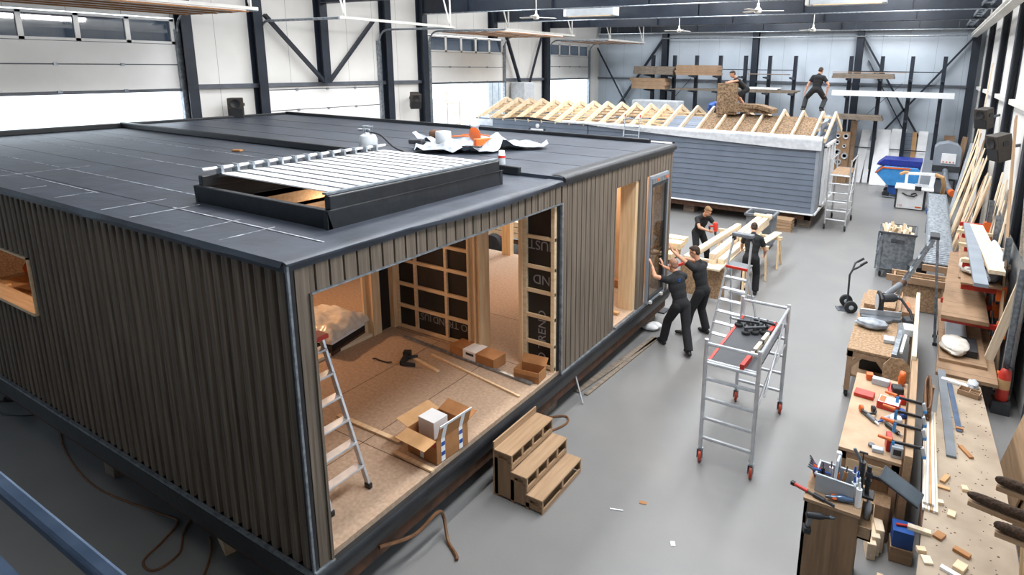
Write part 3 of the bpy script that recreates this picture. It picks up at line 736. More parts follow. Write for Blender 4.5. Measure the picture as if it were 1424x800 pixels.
pile('white sheet on the lower arms behind the bending man','boards on the long rack',-7.9,-6.3,4.18,2,.7,.05,'white',y=30.75)
pile('grey board on the upper arms of the shorter rack','boards on the shorter rack',-3.95,-1.5,4.79,2,.8,.11,'weathered',y=30.6,jit=.05)
pile('warped thin board lying topmost on the upper arms of the shorter rack','boards on the shorter rack',-3.9,-1.1,5.05,1,.7,.03,'mdf',y=30.6)
pile('long white beam across the lower arms of the shorter rack','boards on the shorter rack',-3.95,.78,4.02,1,.3,.24,'white',y=30.4)
pile('long brown boards on the lowest arms beside the grey house gable','boards on the shorter rack',-3.6,-1.65,2.96,3,.7,.075,'weathered',y=30.6,jit=.15)
def lean(name,label,cat,b0,b1,t0,t1,th,m,group=None):
    "a sheet standing on its foot b0-b1 and leaning to t0-t1"
    b0,b1,t0,t1 = map(V,(b0,b1,t0,t1)); n = (b1-b0).cross(t0-b0).normalized()*th
    o = MB().add([b0,b1,t1,t0,b0+n,b1+n,t1+n,t0+n],[(0,3,2,1),(4,5,6,7),(0,1,5,4),(1,2,6,5),(2,3,7,6),(3,0,4,7)]).build(name,m)
    return tag(o,label,cat,group)
g = 'sheets leaning on the back wall'
lean('leaning_sheet','white sheet leaning on the back wall next to the brown board','sheet',(-2.75,31.0,0),(-2.4,31.0,0),(-2.6,31.9,2.4),(-2.2,31.9,2.4),.03,'white',g)
lean('leaning_sheet','narrow short white sheet leaning between the two tall white ones','sheet',(-2.33,31.1,0),(-2.1,31.1,0),(-2.3,31.8,1.9),(-2.12,31.8,1.9),.03,'white',g)
lean('leaning_sheet','broad white sheet leaning nearest the blue tipping skip on its left','sheet',(-2.0,30.7,0),(-1.3,30.7,0),(-1.95,31.9,2.45),(-1.4,31.9,2.45),.03,'white',g)
lean('leaning_sheet','tilted white sheet leaning behind the left end of the blue skip','sheet',(-1.75,31.1,0),(-1.15,31.1,0),(-1.35,32.0,2.5),(-.75,32.0,2.5),.03,'white',g)
lean('leaning_sheet','second tilted white sheet under the first, behind the blue skip','sheet',(-1.5,31.2,0),(-1.0,31.2,0),(-1.2,32.1,1.9),(-.85,32.1,1.9),.03,'white',g)
lean('leaning_sheet','dark grey sheet leaning behind the blue skip','sheet',(-.85,31.2,0),(-.4,31.2,0),(-.85,32.0,2.35),(-.5,32.0,2.35),.03,'siding',g)
lean('leaning_sheet','narrow brown board leaning behind the blue skip','sheet',(-.45,31.15,0),(-.22,31.15,0),(-.5,32.0,2.4),(-.33,32.0,2.4),.03,'card_light',g)
lean('leaning_sheet','white sheet leaning right of the narrow brown board','sheet',(-.3,31.2,0),(.1,31.2,0),(-.25,32.1,2.45),(.12,32.1,2.45),.03,'white',g)
lean('leaning_sheet','light grey sheet leaning alone between skip and dust extractor','sheet',(.02,30.7,0),(.42,30.7,0),(.15,31.9,2.4),(.5,31.9,2.4),.03,'trim_grey',g)
lean('leaning_sheet','tall brown board leaning beside the grey house gable','sheet',(-3.1,30.9,0),(-2.8,30.9,0),(-3.05,31.25,2.85),(-2.78,31.25,2.85),.04,'mdf',g)
lean('leaning_sheet','brown board stack leaning in the back right corner','sheet',(.8,31.3,0),(1.2,31.3,0),(.75,32.0,2.3),(1.15,32.0,2.3),.2,'mdf',g)
lean('leaning_sheet','tilted brown board stack leaning beside the corner column','sheet',(1.2,31.1,0),(1.4,30.6,0),(1.5,31.3,2.4),(1.6,30.9,2.4),.08,'mdf',g)
# brown board full of round pipe ends
t = thing('pipe_end_rack','brown board with silvery round pipe ends beside the grey house gable','pipe rack',(-3.3,30.2,0),world=True)
MB().box(-3.75,-2.95,30.25,30.95,0,2.35).build('crate','ply_z',t)
for x,z,r in ((-3.45,2.2,.1),(-3.12,2.2,.12),(-3.45,1.9,.1),(-3.15,1.75,.08),(-3.42,1.45,.15),(-3.1,1.3,.14),(-3.35,1.0,.14),(-3.15,.55,.2)):
    MB().lathe([(r*.55,-.02),(r*.6,.05),(r,.06),(r,.0)],(x,30.25,z),(0,-1,0)).build('pipe_end','alu',t,True)
# ---------------------------------------------------------------- machines at the back
t = thing('tipping_skip','blue metal tipping skip with slanted front on a low frame','skip',(-.7,28.3,0),world=True)
def skp(a,b,y): return V((a,y,b))
MB().prism([(-1.62,1.04),(-1.12,.52),(-.05,.52),(.0,1.2),(-.1,1.3),(-1.3,1.3)],27.9,29.1,lambda a,b,y: V((a,y,b))).build('lower_hopper','skyblue',t,bevel=.02)
MB().prism([(-1.62,1.32),(-1.3,1.28),(.0,1.2),(.05,1.58),(-1.35,1.58)],28.1,29.25,lambda a,b,y: V((a,y,b))).build('upper_hopper','navyblue',t,bevel=.02)
MB().prism([(-1.63,1.03),(-1.38,1.28),(-.35,1.3),(-.35,1.24),(-1.36,1.22),(-1.6,.98)],27.86,27.9,lambda a,b,y: V((a,y,b))).build('edge_stripe','orange',t)
m = MB()
for k in range(12): x = -1.5+k*.13; m.box(x,x+.06,28.06,28.1,1.29,1.34)
m.build('warning_stripe','black',t)
MB().box(-1.1,-.1,28.0,29,.14,.5).build('tipping_frame','blue',t,bevel=.02)
for x in (-1.15,-.35):
    for y in (28.0,29.0): MB().lathe([(.12,-.04),(.14,0),(.12,.04)],(x,y,.14),(0,1,0)).build('wheel','rubber',t,True)
MB().path([(-1.25,27.9,.2),(-1.25,27.9,.05),(-.2,27.9,.05)],.03).build('fork_tube','steel',t,True)
t = thing('table_saw','white sliding table saw with hose and guard in front of the blue skip','table saw',(-.2,26.2,0),world=True)
MB().box(-.7,.22,25.9,26.7,.03,.78).build('machine_body','white',t,bevel=.02)
MB().box(-.76,.52,25.75,26.85,.79,.85).build('saw_table','white',t,bevel=.01)
MB().box(-.72,-.66,25.86,26.8,.05,.75).box(.22,.3,25.95,26.65,.05,.75).build('side_panel','dark_grey',t)
MB().path([(-.5,25.88,.62),(-.3,25.82,.55),(-.1,25.85,.53),(.0,25.86,.6),(-.06,25.86,.66),(-.2,25.84,.6)],.025).build('hand_wheel','black',t,True)
MB().box(-.1,.12,25.72,25.76,.78,.95).build('control_box','black',t,bevel=.01)
MB().box(-.12,.34,26.1,26.2,.86,.98).build('rip_fence','alu',t,bevel=.006)
m = MB().bar((-.42,26.3,.86),(-.42,26.3,1.33),.1,.08).bar((-.46,26.3,1.33),(.5,26.3,1.36),.12,.1).bar((.42,26.3,.86),(.46,26.3,1.34),.16,.1)
m.build('blade_guard','white',t,bevel=.01)
MB().path([(-.65,26.2,1.28),(-.52,26.25,1.36),(-.38,26.3,1.36)],.06).build('guard_nozzle','card_light',t,True)
MB().path([(.5,26.3,1.36),(.75,26.3,1.28),(.85,26.5,.95),(.82,26.8,.6),(.9,27.4,.3)],.075,12).build('hose','card_light',t,True)
for x,s in ((-.62,'130'),): text(s,.11,'orange',t,(x,25.895,.1),(PI/2,0,0),'lettering')
MB().box(-.02,.18,25.893,25.9,.1,.15).build('maker_plate','orange',t)
MB().box(-.7,.2,25.95,26.65,0,.04).build('plinth','dark_grey',t)
t = thing('dust_extractor','grey domed dust extractor with white control plate in the back right corner','dust extractor',(.9,29.8,0),world=True)
MB().prism([(.42,.75),(1.4,.75),(1.4,2.0),(1.25,2.18),(.9,2.28),(.55,2.2),(.42,2.05)],29.5,30.5,lambda a,b,y: V((a,y,b))).build('housing','trim_grey',t,bevel=.03)
MB().box(.7,1.22,29.46,29.5,1.4,1.82).build('control_plate','white',t,bevel=.01)
for k in range(4): MB().lathe([(.03,0),(.03,.02)],(.78+.12*k,29.46,1.47),(0,-1,0),8).build('knob','orange' if k != 2 else 'red',t,True)
MB().box(.42,1.4,29.48,30.5,1.05,1.3).build('band','dark_grey',t)
for x in (.48,1.34):
    for y in (29.56,30.4): MB().box(x-.04,x+.04,y-.04,y+.04,0,.76).build('leg','steel',t)
MB().box(.55,1.25,29.6,30.4,.1,.7).build('chip_drum','plastic_grey',t,bevel=.05)
MB().path([(.9,29.5,1.1),(.92,28.8,.8),(1.05,28.2,.55),(1.15,27.8,.5)],.12,12).build('duct','galv',t,True)
MB().path([(1.13,27.85,.5),(1.2,27.6,.48)],.13,12).build('duct_clamp','orange',t,True)
# roller conveyor
t = thing('roller_conveyor','long grey roller conveyor beside the scrap bin','conveyor',(.65,20.6,0),world=True)
for x in (.36,.92): MB().box(x-.02,x+.02,16.0,25.6,.68,.78).build('side_rail','galv',t)
for k in range(54):
    y = 16.1+k*.176
    MB().tube((.38,y,.755),(.9,y,.755),.042,n=8).build('roller','galv',t,True)
for y in (16.2,19.3,22.4,25.4):
    m = MB()
    for x in (.38,.9): m.box(x-.025,x+.025,y-.025,y+.025,0,.68)
    m.box(.38,.9,y-.02,y+.02,.2,.25); m.build('support_leg','galv',t)
MB().box(.3,.95,15.9,15.98,.6,.74).build('end_board','mdf',t)
MB().box(.32,.36,22.2,22.5,.7,.8).build('stop','blue',t)
# ---------------------------------------------------------------- timber leaning on the right wall
random.seed(11)
n1 = 20
for k in range(n1):
    y0 = 24.0-k*.36+random.uniform(-.1,.1); xb = .95+random.uniform(-.1,.2); h = random.uniform(2.6,3.3)-k*.03
    m = ['pine_z','card_light','pine_y','mdf'][k%4]
    plank('timber_plank','%s plank leaning on the right wall behind the roller conveyor, number %d from the back'%(['pale','tan','pale','brown'][k%4],k+1),'plank',
          (xb,y0,0),(1.56+random.uniform(-.04,.04),y0+.9+random.uniform(-.2,.3),h),.2+.07*(k%3),.035,'pine_y' if m != 'mdf' else 'ply_y','planks leaning on the right wall',up=(1,0,0))
for k in range(9):
    y0 = 16.8-k*.33; h = random.uniform(2.3,2.9)
    plank('timber_plank','%s plank leaning below the nearer wall speaker, number %d from the back'%(['pale','tan'][k%2],k+1),'plank',
          (1.3+random.uniform(0,.08),y0,0),(1.68,y0+.75,h),.2,.03,'pine_y' if k%3 else 'weathered','planks leaning on the right wall',up=(1,0,0))
plank('timber_plank','tall narrow plank leaning highest on the right wall above the farther speaker','plank',(1.25,21.2,0),(1.56,23.2,5.4),.2,.035,'pine_y','planks leaning on the right wall',up=(1,0,0))
plank('timber_plank','long brown plank leaning between the nearer wall speaker and the picture edge','plank',(1.5,11.5,0),(1.52,14.9,4.3),.16,.035,'ply_y','planks leaning on the right wall',up=(1,0,0))
plank('timber_plank','long grey-brown plank leaning at the right edge by the racking','plank',(1.6,10.8,0),(1.63,13.0,3.4),.12,.035,'weathered','planks leaning on the right wall',up=(1,0,0))
plank('leaning_pipe','grey pipe leaning among the planks behind the conveyor','pipe',(.9,23.0,0),(1.45,25.3,2.7),.09,.09,'trim_grey',None,up=(1,0,0))

def wpk(name,label,x0,x1,y0,y1,z0,z1,m='foil'):
    t = thing(name,label,'pack',((x0+x1)/2,(y0+y1)/2,z0),world=True)
    MB().box(x0,x1,y0,y1,z0+.1,z1).build('wrapping',m,t,bevel=.05); MB().box(x0+.03,x1-.03,y0+.05,y1-.05,z0,z0+.12).build('pallet','ply_x',t); return t
wpk('wrapped_pack','white film-wrapped pack on the far left end of the grey house roof',-16.9,-16.1,23.35,24.2,3.36,4.4)
wpk('wrapped_pack','long pack in pale film lying high on the long rack behind the rafters',-13.4,-10.9,29.2,30.2,2.6,3.5)
t = thing('pack_stand','dark timber stand under the long pale wrapped pack','stand',(-12.1,29.7,0),world=True)
for x in (-13.2,-12.1,-11.1): MB().box(x-.1,x+.1,29.25,30.15,0,2.6).build('post','weathered',t)
# ---------------------------------------------------------------- ladders, scaffolds, steps
def caster(t, x, y, r, col, z0=0):
    w = MB().lathe([(r*.35,-.018),(r*.8,-.022),(r,-.015),(r,.015),(r*.8,.022),(r*.35,.018)],(x,y,z0+r),(1,.25,0),18).build('caster_wheel',col,t,True)
    m = MB().box(x-.035,x-.028,y-.03,y+.03,z0+r*.6,z0+2.1*r).box(x+.028,x+.035,y-.03,y+.03,z0+r*.6,z0+2.1*r).box(x-.035,x+.035,y-.03,y+.05,z0+2.1*r,z0+2.25*r).bar((x,y+.03,z0+2.1*r),(x-.05,y+.12,z0+1.9*r),.03,.012)
    m.build('caster_fork','galv',t); return w
def scaffold(label, x0, x1, y0, y1, top, deck, rungs, wheel, sides=False):
    t = thing('rolling_scaffold',label,'scaffold',((x0+x1)/2,(y0+y1)/2,0),world=True)
    r = .028
    for x in (x0,x1):
        for y in (y0,y1):
            MB().tube((x,y,.2),(x,y,top),r,n=10).build('post','alu',t,True); caster(t,x,y,.085,wheel)
    for y in (y0,y1):
        for z in rungs: MB().tube((x0,y,z),(x1,y,z),.024,n=8).build('rung','alu',t,True)
    for x in (x0,x1):
        if sides or x == x1: MB().tube((x,y0,top-.06),(x,y1,top-.06),.022,n=8).build('guard_rail','alu',t,True)
        if sides: MB().tube((x,y0,.5),(x,y1,.5),.02,n=8).build('side_brace','alu',t,True)
    MB().path([(x1,y0+.05,.95),(x1-.02,(y0+y1)/2-.1,1.1),(x1,y1-.05,1.15)],.016).build('diagonal_brace','alu',t,True)
    MB().tube((x1,y0+.5,.9),(x1,y1-.2,top-.1),.014,n=6).build('diagonal_brace','alu',t,True)
    MB().box(x0+.03,x1-.03,y0+.04,y1-.04,deck-.03,deck).build('deck','dark_grey' if wheel == 'red' else 'ply_y',t)
    if wheel == 'red':
        for x in (x0+.035,): MB().box(x-.018,x+.018,y0+.04,y1-.04,deck-.05,deck+.008).build('deck_edge','red',t)
    for y in (y0+.03,y1-.03): MB().box(x0,x1,y-.012,y+.012,deck-.05,deck+.012).build('deck_beam','alu',t)
    return t
mat('caster_red','#b8442c','#9c3622',8,rough=.45)
sc = scaffold('low aluminium rolling scaffold with red wheels in the middle of the floor',-2.13,-1.45,7.2,8.97,1.77,1.46,(.36,.65,.94,1.22,1.44,1.71),'red')
for o in list(bpy.data.objects):
    if o.parent == sc and o.name.startswith('caster_wheel'): o.data.materials[0] = MATS['caster_red']
scaffold('tall aluminium rolling scaffold with black wheels beside the grey house gable',-2.55,-1.92,21.1,22.9,2.35,1.85,(.35,.65,.95,1.25,1.55,1.82),'black',True)
# things on the scaffold deck
lv = thing('spirit_level','long red-ended spirit level with wooden middle lying on the scaffold deck','spirit level',(-1.62,8.0,1.46),R(-3))
MB().box(-.025,.025,-.5,.5,0,.07).build('body','pine_y',lv,bevel=.004)
for s in (-1,1): MB().box(-.028,.028,s*.62-.18,s*.62+.18,0,.072).build('end_section','red',lv,bevel=.004)
for y in (-.3,.05,.4): MB().box(-.03,.03,y-.035,y+.035,.02,.075).build('vial','black',lv,bevel=.004)
def suction(x,y,rz,lab):
    t = thing('suction_lifter',lab,'suction lifter',(x,y,1.47),rz,'suction lifters on the scaffold')
    for k in (-1,0,1): MB().lathe([(.05,.0),(.062,.004),(.058,.03),(.03,.04),(.02,.07)],(k*.13,0,0)).build('suction_cup','rubber',t,True)
    MB().bar((-.16,0,.08),(.16,0,.08),.035,.035).build('handle','dark_grey',t,bevel=.008)
    for k in (-1,0,1): MB().bar((k*.13,0,.07),(k*.13+.03,.06,.1),.02,.012).build('lever','dark_grey',t)
suction(-1.93,8.55,.2,'dark three-cup suction lifter on the scaffold deck, nearest its far left corner')
suction(-1.72,8.66,-.1,'dark three-cup suction lifter on the scaffold deck, behind the other one')
suction(-1.79,8.38,.6,'dark three-cup suction lifter on the scaffold deck, in front of the other two')
def step_ladder(label, n, top, w0, w1, depth, loc, rz, rail='alu', platform=True, ratio=.55):
    "faces -y; front rails lean back to the hinge, rear legs behind"
    t = thing('step_ladder',label,'step ladder',loc,rz)
    zt = top-.55 if platform else top; f = lambda z: (w0+(w1-w0)*z/top, depth*z/top*ratio)
    for s in (-1,1):
        MB().bar((s*w0,0,.03),(s*w1,f(top)[1],top),.025,.06,(0,1,0)).build('side_rail',rail,t)
        MB().bar((s*w0*.95,depth,.03),(s*w1*.9,f(zt)[1]+.05,zt),.022,.045,(0,1,0)).build('rear_leg',rail,t)
        for (x,y) in ((s*w0,0),(s*w0*.95,depth)): MB().box(x-.022,x+.022,y-.04,y+.04,0,.06).build('foot_cap','black',t,bevel=.006)
    for k in range(n):
        z = zt*(k+1)/(n+ (1 if platform else .6)); w,y = f(z)
        MB().box(-w,w,y-.05,y+.06,z-.012,z+.012).build('tread',rail,t,bevel=.004)
        if k in (1,4): 
            d = depth-(depth-f(zt)[1]-.05)*z/zt; MB().box(-w,w,d-.012,d+.012,z-.02,z+.02).build('rear_brace',rail,t)
    if platform:
        w,y = f(zt); MB().box(-w,w,y-.06,y+.22,zt-.015,zt+.015).build('platform','plastic_grey',t,bevel=.005)
        MB().box(-w-.002,w+.002,y-.08,y-.055,zt-.03,zt+.018).build('platform_lip','red',t,bevel=.004)
        w,y = f(top); MB().box(-w-.03,w+.03,y-.07,y+.07,top-.02,top+.05).build('tool_tray','plastic_grey',t,bevel=.015)
        for s in (-1,1): MB().box(s*w-.03,s*w+.03,y-.05,y+.05,top-.1,top).build('tray_bracket','dark_grey',t,bevel=.01)
    return t
step_ladder('aluminium step ladder with red-edged platform standing behind the rolling scaffold',7,2.2,.31,.165,1.15,(-2.72,10.2,0),R(-6))
lad = step_ladder('aluminium step ladder standing inside the house opening',6,1.65,.24,.2,1.0,(-4.72,3.64,.75),R(90),platform=False)
MB().box(-.22,.22,.43,.6,1.63,1.68).build('top_cap','red',lad,bevel=.01)
lad3 = step_ladder('aluminium step ladder standing beside the roller conveyor in front of the tan box',7,2.1,.22,.17,1.1,(-.47,13.15,0),R(-90),rail='galv',platform=False,ratio=.78)
MB().box(-.19,.19,.78,.94,2.08,2.14).build('top_cap','dark_grey',lad3,bevel=.01)
# wooden steps
t = thing('wooden_steps','three-tread plywood steps standing at the house opening','steps',(-3.75,5.7,0),world=True)
y0,y1 = 5.24,6.16
for i,(xa,xb,z) in enumerate(((-3.62,-3.38,.2),(-3.84,-3.6,.42),(-4.08,-3.82,.64))):
    MB().box(xa,xb,y0-.01,y1+.01,z-.022,z).build('tread','ply_y',t,bevel=.004)
    m = MB()
    m.box(xb-.022,xb-.002,y0,y1,z-.2,z-.14)
    for k in range(5 if i else 3):
        yy = y0+(y1-y0)*k/(4 if i else 2); m.box(xb-.022,xb-.002,max(y0,yy-.02),min(y1,yy+.02),z-.14,z-.022)
    m.build('riser','ply_y',t)
    MB().box(xa+.01,xb-.03,y0+.02,y1-.02,z-.2,z-.185).build('inner_board','ply_y',t)
    for yy in (y0,y1-.02):
        m = MB().box(xa,xb-.02,yy,yy+.02,z-.06,z-.022).box(xa,xa+.05,yy,yy+.02,0 if i == 0 else .0,z-.06).box(xb-.06,xb-.02,yy,yy+.02,z-.12,z-.06).box(xa,xb-.02,yy,yy+.02,.03,z-.11)
        m.build('side_panel','ply_z',t)
MB().box(-4.1,-4.08,y0,y1,.0,.73).build('back_board','ply_y',t)
# ---------------------------------------------------------------- things lying in and on the house
def carton(t, x0,x1,y0,y1,h,m,flaps=True):
    w = MB(); th = .006
    w.box(x0,x1,y0,y0+th,0,h).box(x0,x1,y1-th,y1,0,h).box(x0,x0+th,y0,y1,0,h).box(x1-th,x1,y0,y1,0,h).box(x0,x1,y0,y1,0,th)
    w.build('carton_body',m,t)
t = thing('open_carton','open brown cardboard box on the edge of the house floor, a white box inside','box',(-4.56,4.78,.757),R(-4))
carton(t,-.24,.24,-.24,.26,.3,'card')
MB().bar((.24,.02,.3),(.3,.02,.5),.5,.006,(1,0,0)).build('flap','card',t)
MB().bar((-.24,.02,.3),(-.44,.02,.34),.5,.006,(0,0,1)).build('flap','card_light',t)
MB().bar((0,-.24,.3),(.0,-.42,.27),.48,.006,(0,0,1)).build('flap','card_light',t)
MB().bar((0,.26,.3),(.0,.42,.36),.48,.006,(0,0,1)).build('flap','card',t)
for y in (-.14,.14): MB().box(.241,.243,y-.03,y+.03,.01,.3).build('tape','white',t); MB().bar((.243,y,.3),(.303,y,.5),.06,.004,(1,0,0)).build('tape','white',t)
MB().bar((.292,.02,.47),(.303,.02,.505),.5,.009,(1,0,0)).build('tape','white',t)
for y in (-.14,.14):
    for z in (.08,.2): MB().box(.243,.2445,y-.028,y+.028,z,z+.05).build('tape_print','blue',t)
MB().box(-.03,.03,-.243,-.241,.01,.2).build('tape','white',t); MB().box(-.23,.235,-.243,-.241,.21,.29).build('print_band','red',t)
o = MB().box(-.13,.13,-.11,.11,0,.22).build('white_box','white',None,bevel=.004,recenter=False); o.location = (-4.62,4.78,.94); o.rotation_euler = (0,0,R(-4))
tag(o,'small white box standing inside the open brown cardboard box','box')
o = MB().box(-.4,.5,-.14,.14,0,.17).build('long_carton','card',None,bevel=.006,recenter=False)
o.location = (-5.62,6.78,.757); o.rotation_euler = (0,0,R(-4)); tag(o,'long closed brown carton with a white label by the doorway','box')
MB().box(-.12,.14,-.142,.142,.02,.172).build('shipping_label','white',o)
MB().box(-.06,.1,-.143,-.1415,.1,.14).build('label_print','dark_grey',o)
t = thing('open_carton','small open brown cardboard box at the outer corner of the house floor','box',(-4.56,6.72,.757),R(6))
carton(t,-.2,.2,-.12,.12,.16,'card'); MB().bar((0,.12,.16),(.0,.2,.26),.4,.006,(0,0,1)).build('flap','card',t); MB().bar((0,-.12,.16),(.0,-.13,.1),.39,.006,(0,1,0)).build('flap','card',t)
plank('metal_profile','long silver metal profile lying across the house floor','profile',(-7.1,6.74,.775),(-4.42,6.56,.775),.05,.03,'galv')
for lab,p,q,w,m in (('thin tan lath lying on the house floor in front of the silver profile',(-6.25,6.5,.765),(-4.38,6.2,.765),.03,'pine_x'),
    ('short pale lath beside the dark tool on the house floor',(-6.45,6.28,.765),(-5.8,6.15,.765),.05,'pine_x'),
    ('long pale batten lying from the ladder to the open cardboard box',(-6.1,4.62,.768),(-5.0,4.62,.768),.06,'pine_x'),
    ('pale batten lying just in front of the open cardboard box',(-4.92,4.44,.768),(-4.3,4.42,.768),.05,'pine_x')):
    plank('batten',lab,'batten',p,q,w,.025,m,'battens on the house floor')
t = thing('nail_gun','black nail gun lying on the house floor','nail gun',(-6.45,6.12,.757),.5)
MB().box(-.04,.04,-.13,.13,.0,.08).build('gun_body','black',t,bevel=.015); MB().bar((0,.08,.04),(.17,.12,.04),.04,.035).build('handle','dark_grey',t,bevel=.01); MB().bar((.0,-.12,.03),(.2,-.14,.03),.03,.05).build('magazine','dark_grey',t)
MB().box(-.06,.06,.1,.2,.0,.11).build('battery_pack','black',t,bevel=.015)
t = thing('pry_bar','black pry bar lying beside the nail gun','pry bar',(-6.75,5.95,.757),.1)
MB().path([(-.16,-.02,.02),(-.14,.02,.012),(-.05,0,.01),(.1,.0,.01),(.17,.02,.02)],.011).build('bar','black',t,True)
# bundle under plastic in the doorway to the next room
t = thing('wrapped_bundle','bundle of panels under crumpled clear plastic inside the house','bundle',(-8.05,6.0,.757),R(12))
for k in range(3): MB().box(-.55,.45,-.42,.42,.0+.09*k,.08+.09*k).build('panel',['rust','film','white'][k],t,bevel=.004)
def bl(u,v):
    x = -.6+1.1*u; y = -.47+.94*v; e = min(u,1-u,v,1-v)
    return V((x,y,.28+.16*min(1,e*6)**.6+.08*noise.noise(V((x*4,y*4,2)))*min(1,e*5)+.03*noise.noise(V((x*11,y*11,2)))))
MB().sheet(None,40,36,bl,.03).build('plastic_sheet','plastic_film',t,True)
plank('batten','pale batten leaning in the doorway beside the wrapped bundle','batten',(-8.1,6.8,.757),(-8.15,6.9,1.35),.05,.03,'pine_z','battens on the house floor')
plank('batten','tan batten lying behind the wrapped bundle','batten',(-8.7,6.7,.77),(-7.85,6.62,.77),.06,.03,'pine_x','battens on the house floor')
o = MB().box(-.4,.4,-.3,.3,0,.5).build('timber_crate','osb',None,bevel=.01,recenter=False); o.location = (-10.2,9.0,.757); o.rotation_euler = (0,0,.5); tag(o,'brown timber crate deep inside the warm-lit house','crate')
for k,(x,y,rz) in enumerate(((-12.0,3.5,.3),(-12.6,3.45,-.5),(-11.7,3.75,.9))):
    plank('offcut_board','%s offcut board piled inside the house window'%['orange','pale','brown'][k],'board',(x-.5,y,1.54+.07*k),(x+.5,y+.25*math.sin(rz),1.6+.14*k),.2,.03,['osb','pine_x','card'][k],'boards inside the house window')
t = thing('work_bench','low bench with offcuts inside the house window','bench',(-12.2,3.75,.757)); MB().box(-1.1,.9,-.4,.5,.7,.75).build('bench_top','pine_x',t)
for x in (-1,.8):
    for y in (-.3,.4): MB().box(x-.04,x+.04,y-.04,y+.04,0,.7).build('leg','pine_z',t)
o = MB().box(-.18,.18,-.12,.12,0,.16).build('tool_crate','card',None,bevel=.008,recenter=False); o.location = (-5.0,10.8,.757); tag(o,'brown crate standing on the floor behind the narrow doorway','crate')
for k,(x,lab) in enumerate(((-5.06,'left'),(-4.94,'right'))):
    t = thing('spray_can','grey-topped spray can on the brown crate behind the doorway, the %s one'%lab,'spray can',(x,10.8,.918),group='spray cans on the brown crate')
    MB().lathe([(.032,0),(.033,.01),(.033,.16),(.026,.18)]).build('can_body','black',t,True); MB().lathe([(.025,.175),(.025,.21),(.02,.215)]).build('cap','plastic_light',t,True)
o = MB().box(-.06,.06,-.04,.04,0,.05).build('wood_offcut','card_light',None,bevel=.004,recenter=False); o.location = (-4.52,9.45,.757); tag(o,'small wooden offcut on the sill of the narrow doorway','offcut')
# cable on the far room floor
def cable(label, pts, r=.012, m='cable', group=None, name='power_cable'):
    P = [V(p) for p in pts]; out = []
    for i in range(len(P)-1):
        a,b,c_,d_ = P[max(i-1,0)],P[i],P[i+1],P[min(i+2,len(P)-1)]
        for k in range(7):
            u = k/7; out.append(.5*((2*b)+(c_-a)*u+(2*a-5*b+4*c_-d_)*u*u+(3*b-a-3*c_+d_)*u**3))
    out.append(P[-1]); return tag(MB().path(out,r,6).build(name,m,None,True),label,'cable',group)
cable('brown cable winding across the floor behind the doorway',[(-7.6,10.9,.765),(-6.9,9.8,.765),(-6.2,9.0,.765),(-6.0,8.7,.765),(-5.75,8.8,.765),(-5.9,8.95,.765),(-6.1,8.75,.765),(-5.6,8.2,.765),(-5.0,7.7,.765)],.012)
cable('brown cable looping over the dark floor at the foot of the dark house side',[(-10.7,3.3,.012),(-9.66,2.95,.012),(-8.4,2.8,.012),(-7.3,2.95,.012),(-6.93,3.0,.012),(-6.75,2.75,.012),(-6.63,2.5,.012),(-6.4,2.5,.012),(-6.42,2.75,.012),(-6.7,2.95,.012),(-6.9,3.2,.012)],.013,group='cables on the floor')
cable('brown cable running towards the camera beside the wooden block',[(-6.37,3.05,.012),(-6.1,2.9,.012),(-5.8,2.6,.012),(-5.5,2.1,.012)],.013,group='cables on the floor')
cable('brown hose looped on the floor behind the wooden steps',[(-4.5,6.2,.015),(-4.2,6.7,.015),(-4.1,7.0,.015),(-4.2,7.15,.015),(-4.4,7.0,.015),(-4.6,6.8,.015)],.016,group='cables on the floor')
cable('brown hose hanging in a loop under the house edge',[(-4.28,3.6,.42),(-4.2,4.0,.3),(-4.15,4.3,.38),(-4.2,4.45,.2),(-4.05,4.35,.03),(-3.85,4.25,.02),(-3.8,4.2,.02)],.02,group='cables on the floor')
t = thing('cable_reel','black cable reel standing under the left edge of the dark house','cable reel',(-11.85,3.15,0),.4)
for z in (0,.2): MB().lathe([(.02,z),(.14,z),(.14,z+.02),(.02,z+.02)]).build('flange','black',t,True)
MB().lathe([(.09,.02),(.11,.1),(.09,.2)]).build('wound_cable','cable_black',t,True)
cable('black cable from the reel lying on the dark floor',[(-11.8,3.0,.03),(-11.95,2.9,.012),(-11.5,2.85,.012),(-11.2,2.95,.012),(-11.0,3.1,.012),(-11.3,3.2,.012)],.012,'cable_black','cables on the floor')
o = MB().box(-.16,.16,-.07,.07,0,.13).build('timber_block','pine_x',None,bevel=.005,recenter=False); o.location = (-6.1,3.1,0); o.rotation_euler = (0,0,-.3); tag(o,'pale timber block on the dark floor under the house corner','timber block')
for k,(x0,x1,lab) in enumerate(((-4.42,-4.1,'grey-brown board lying along the floor next to the dark house base'),(-4.24,-4.02,'narrow board lying on the floor outside the other one by the house'))):
    plank('floor_board',lab,'board',(x0,7.85,.015),(x1-.05*k,10.4,.015),.12 if not k else .07,.025,'weathered','boards on the floor by the house')
plank('prop_rod','thin silver rod leaning against the house base','rod',(-4.16,7.6,.012),(-4.35,7.68,.42),.022,.022,'alu')
o = MB().ell((0,0,.07),.2,.13,.07).ell((.1,.08,.09),.14,.1,.06).build('folded_cloth','white',None,True); o.location = (-4.35,10.75,.0); tag(o,'folded white cloth lying on the floor by the workers\' feet','cloth')
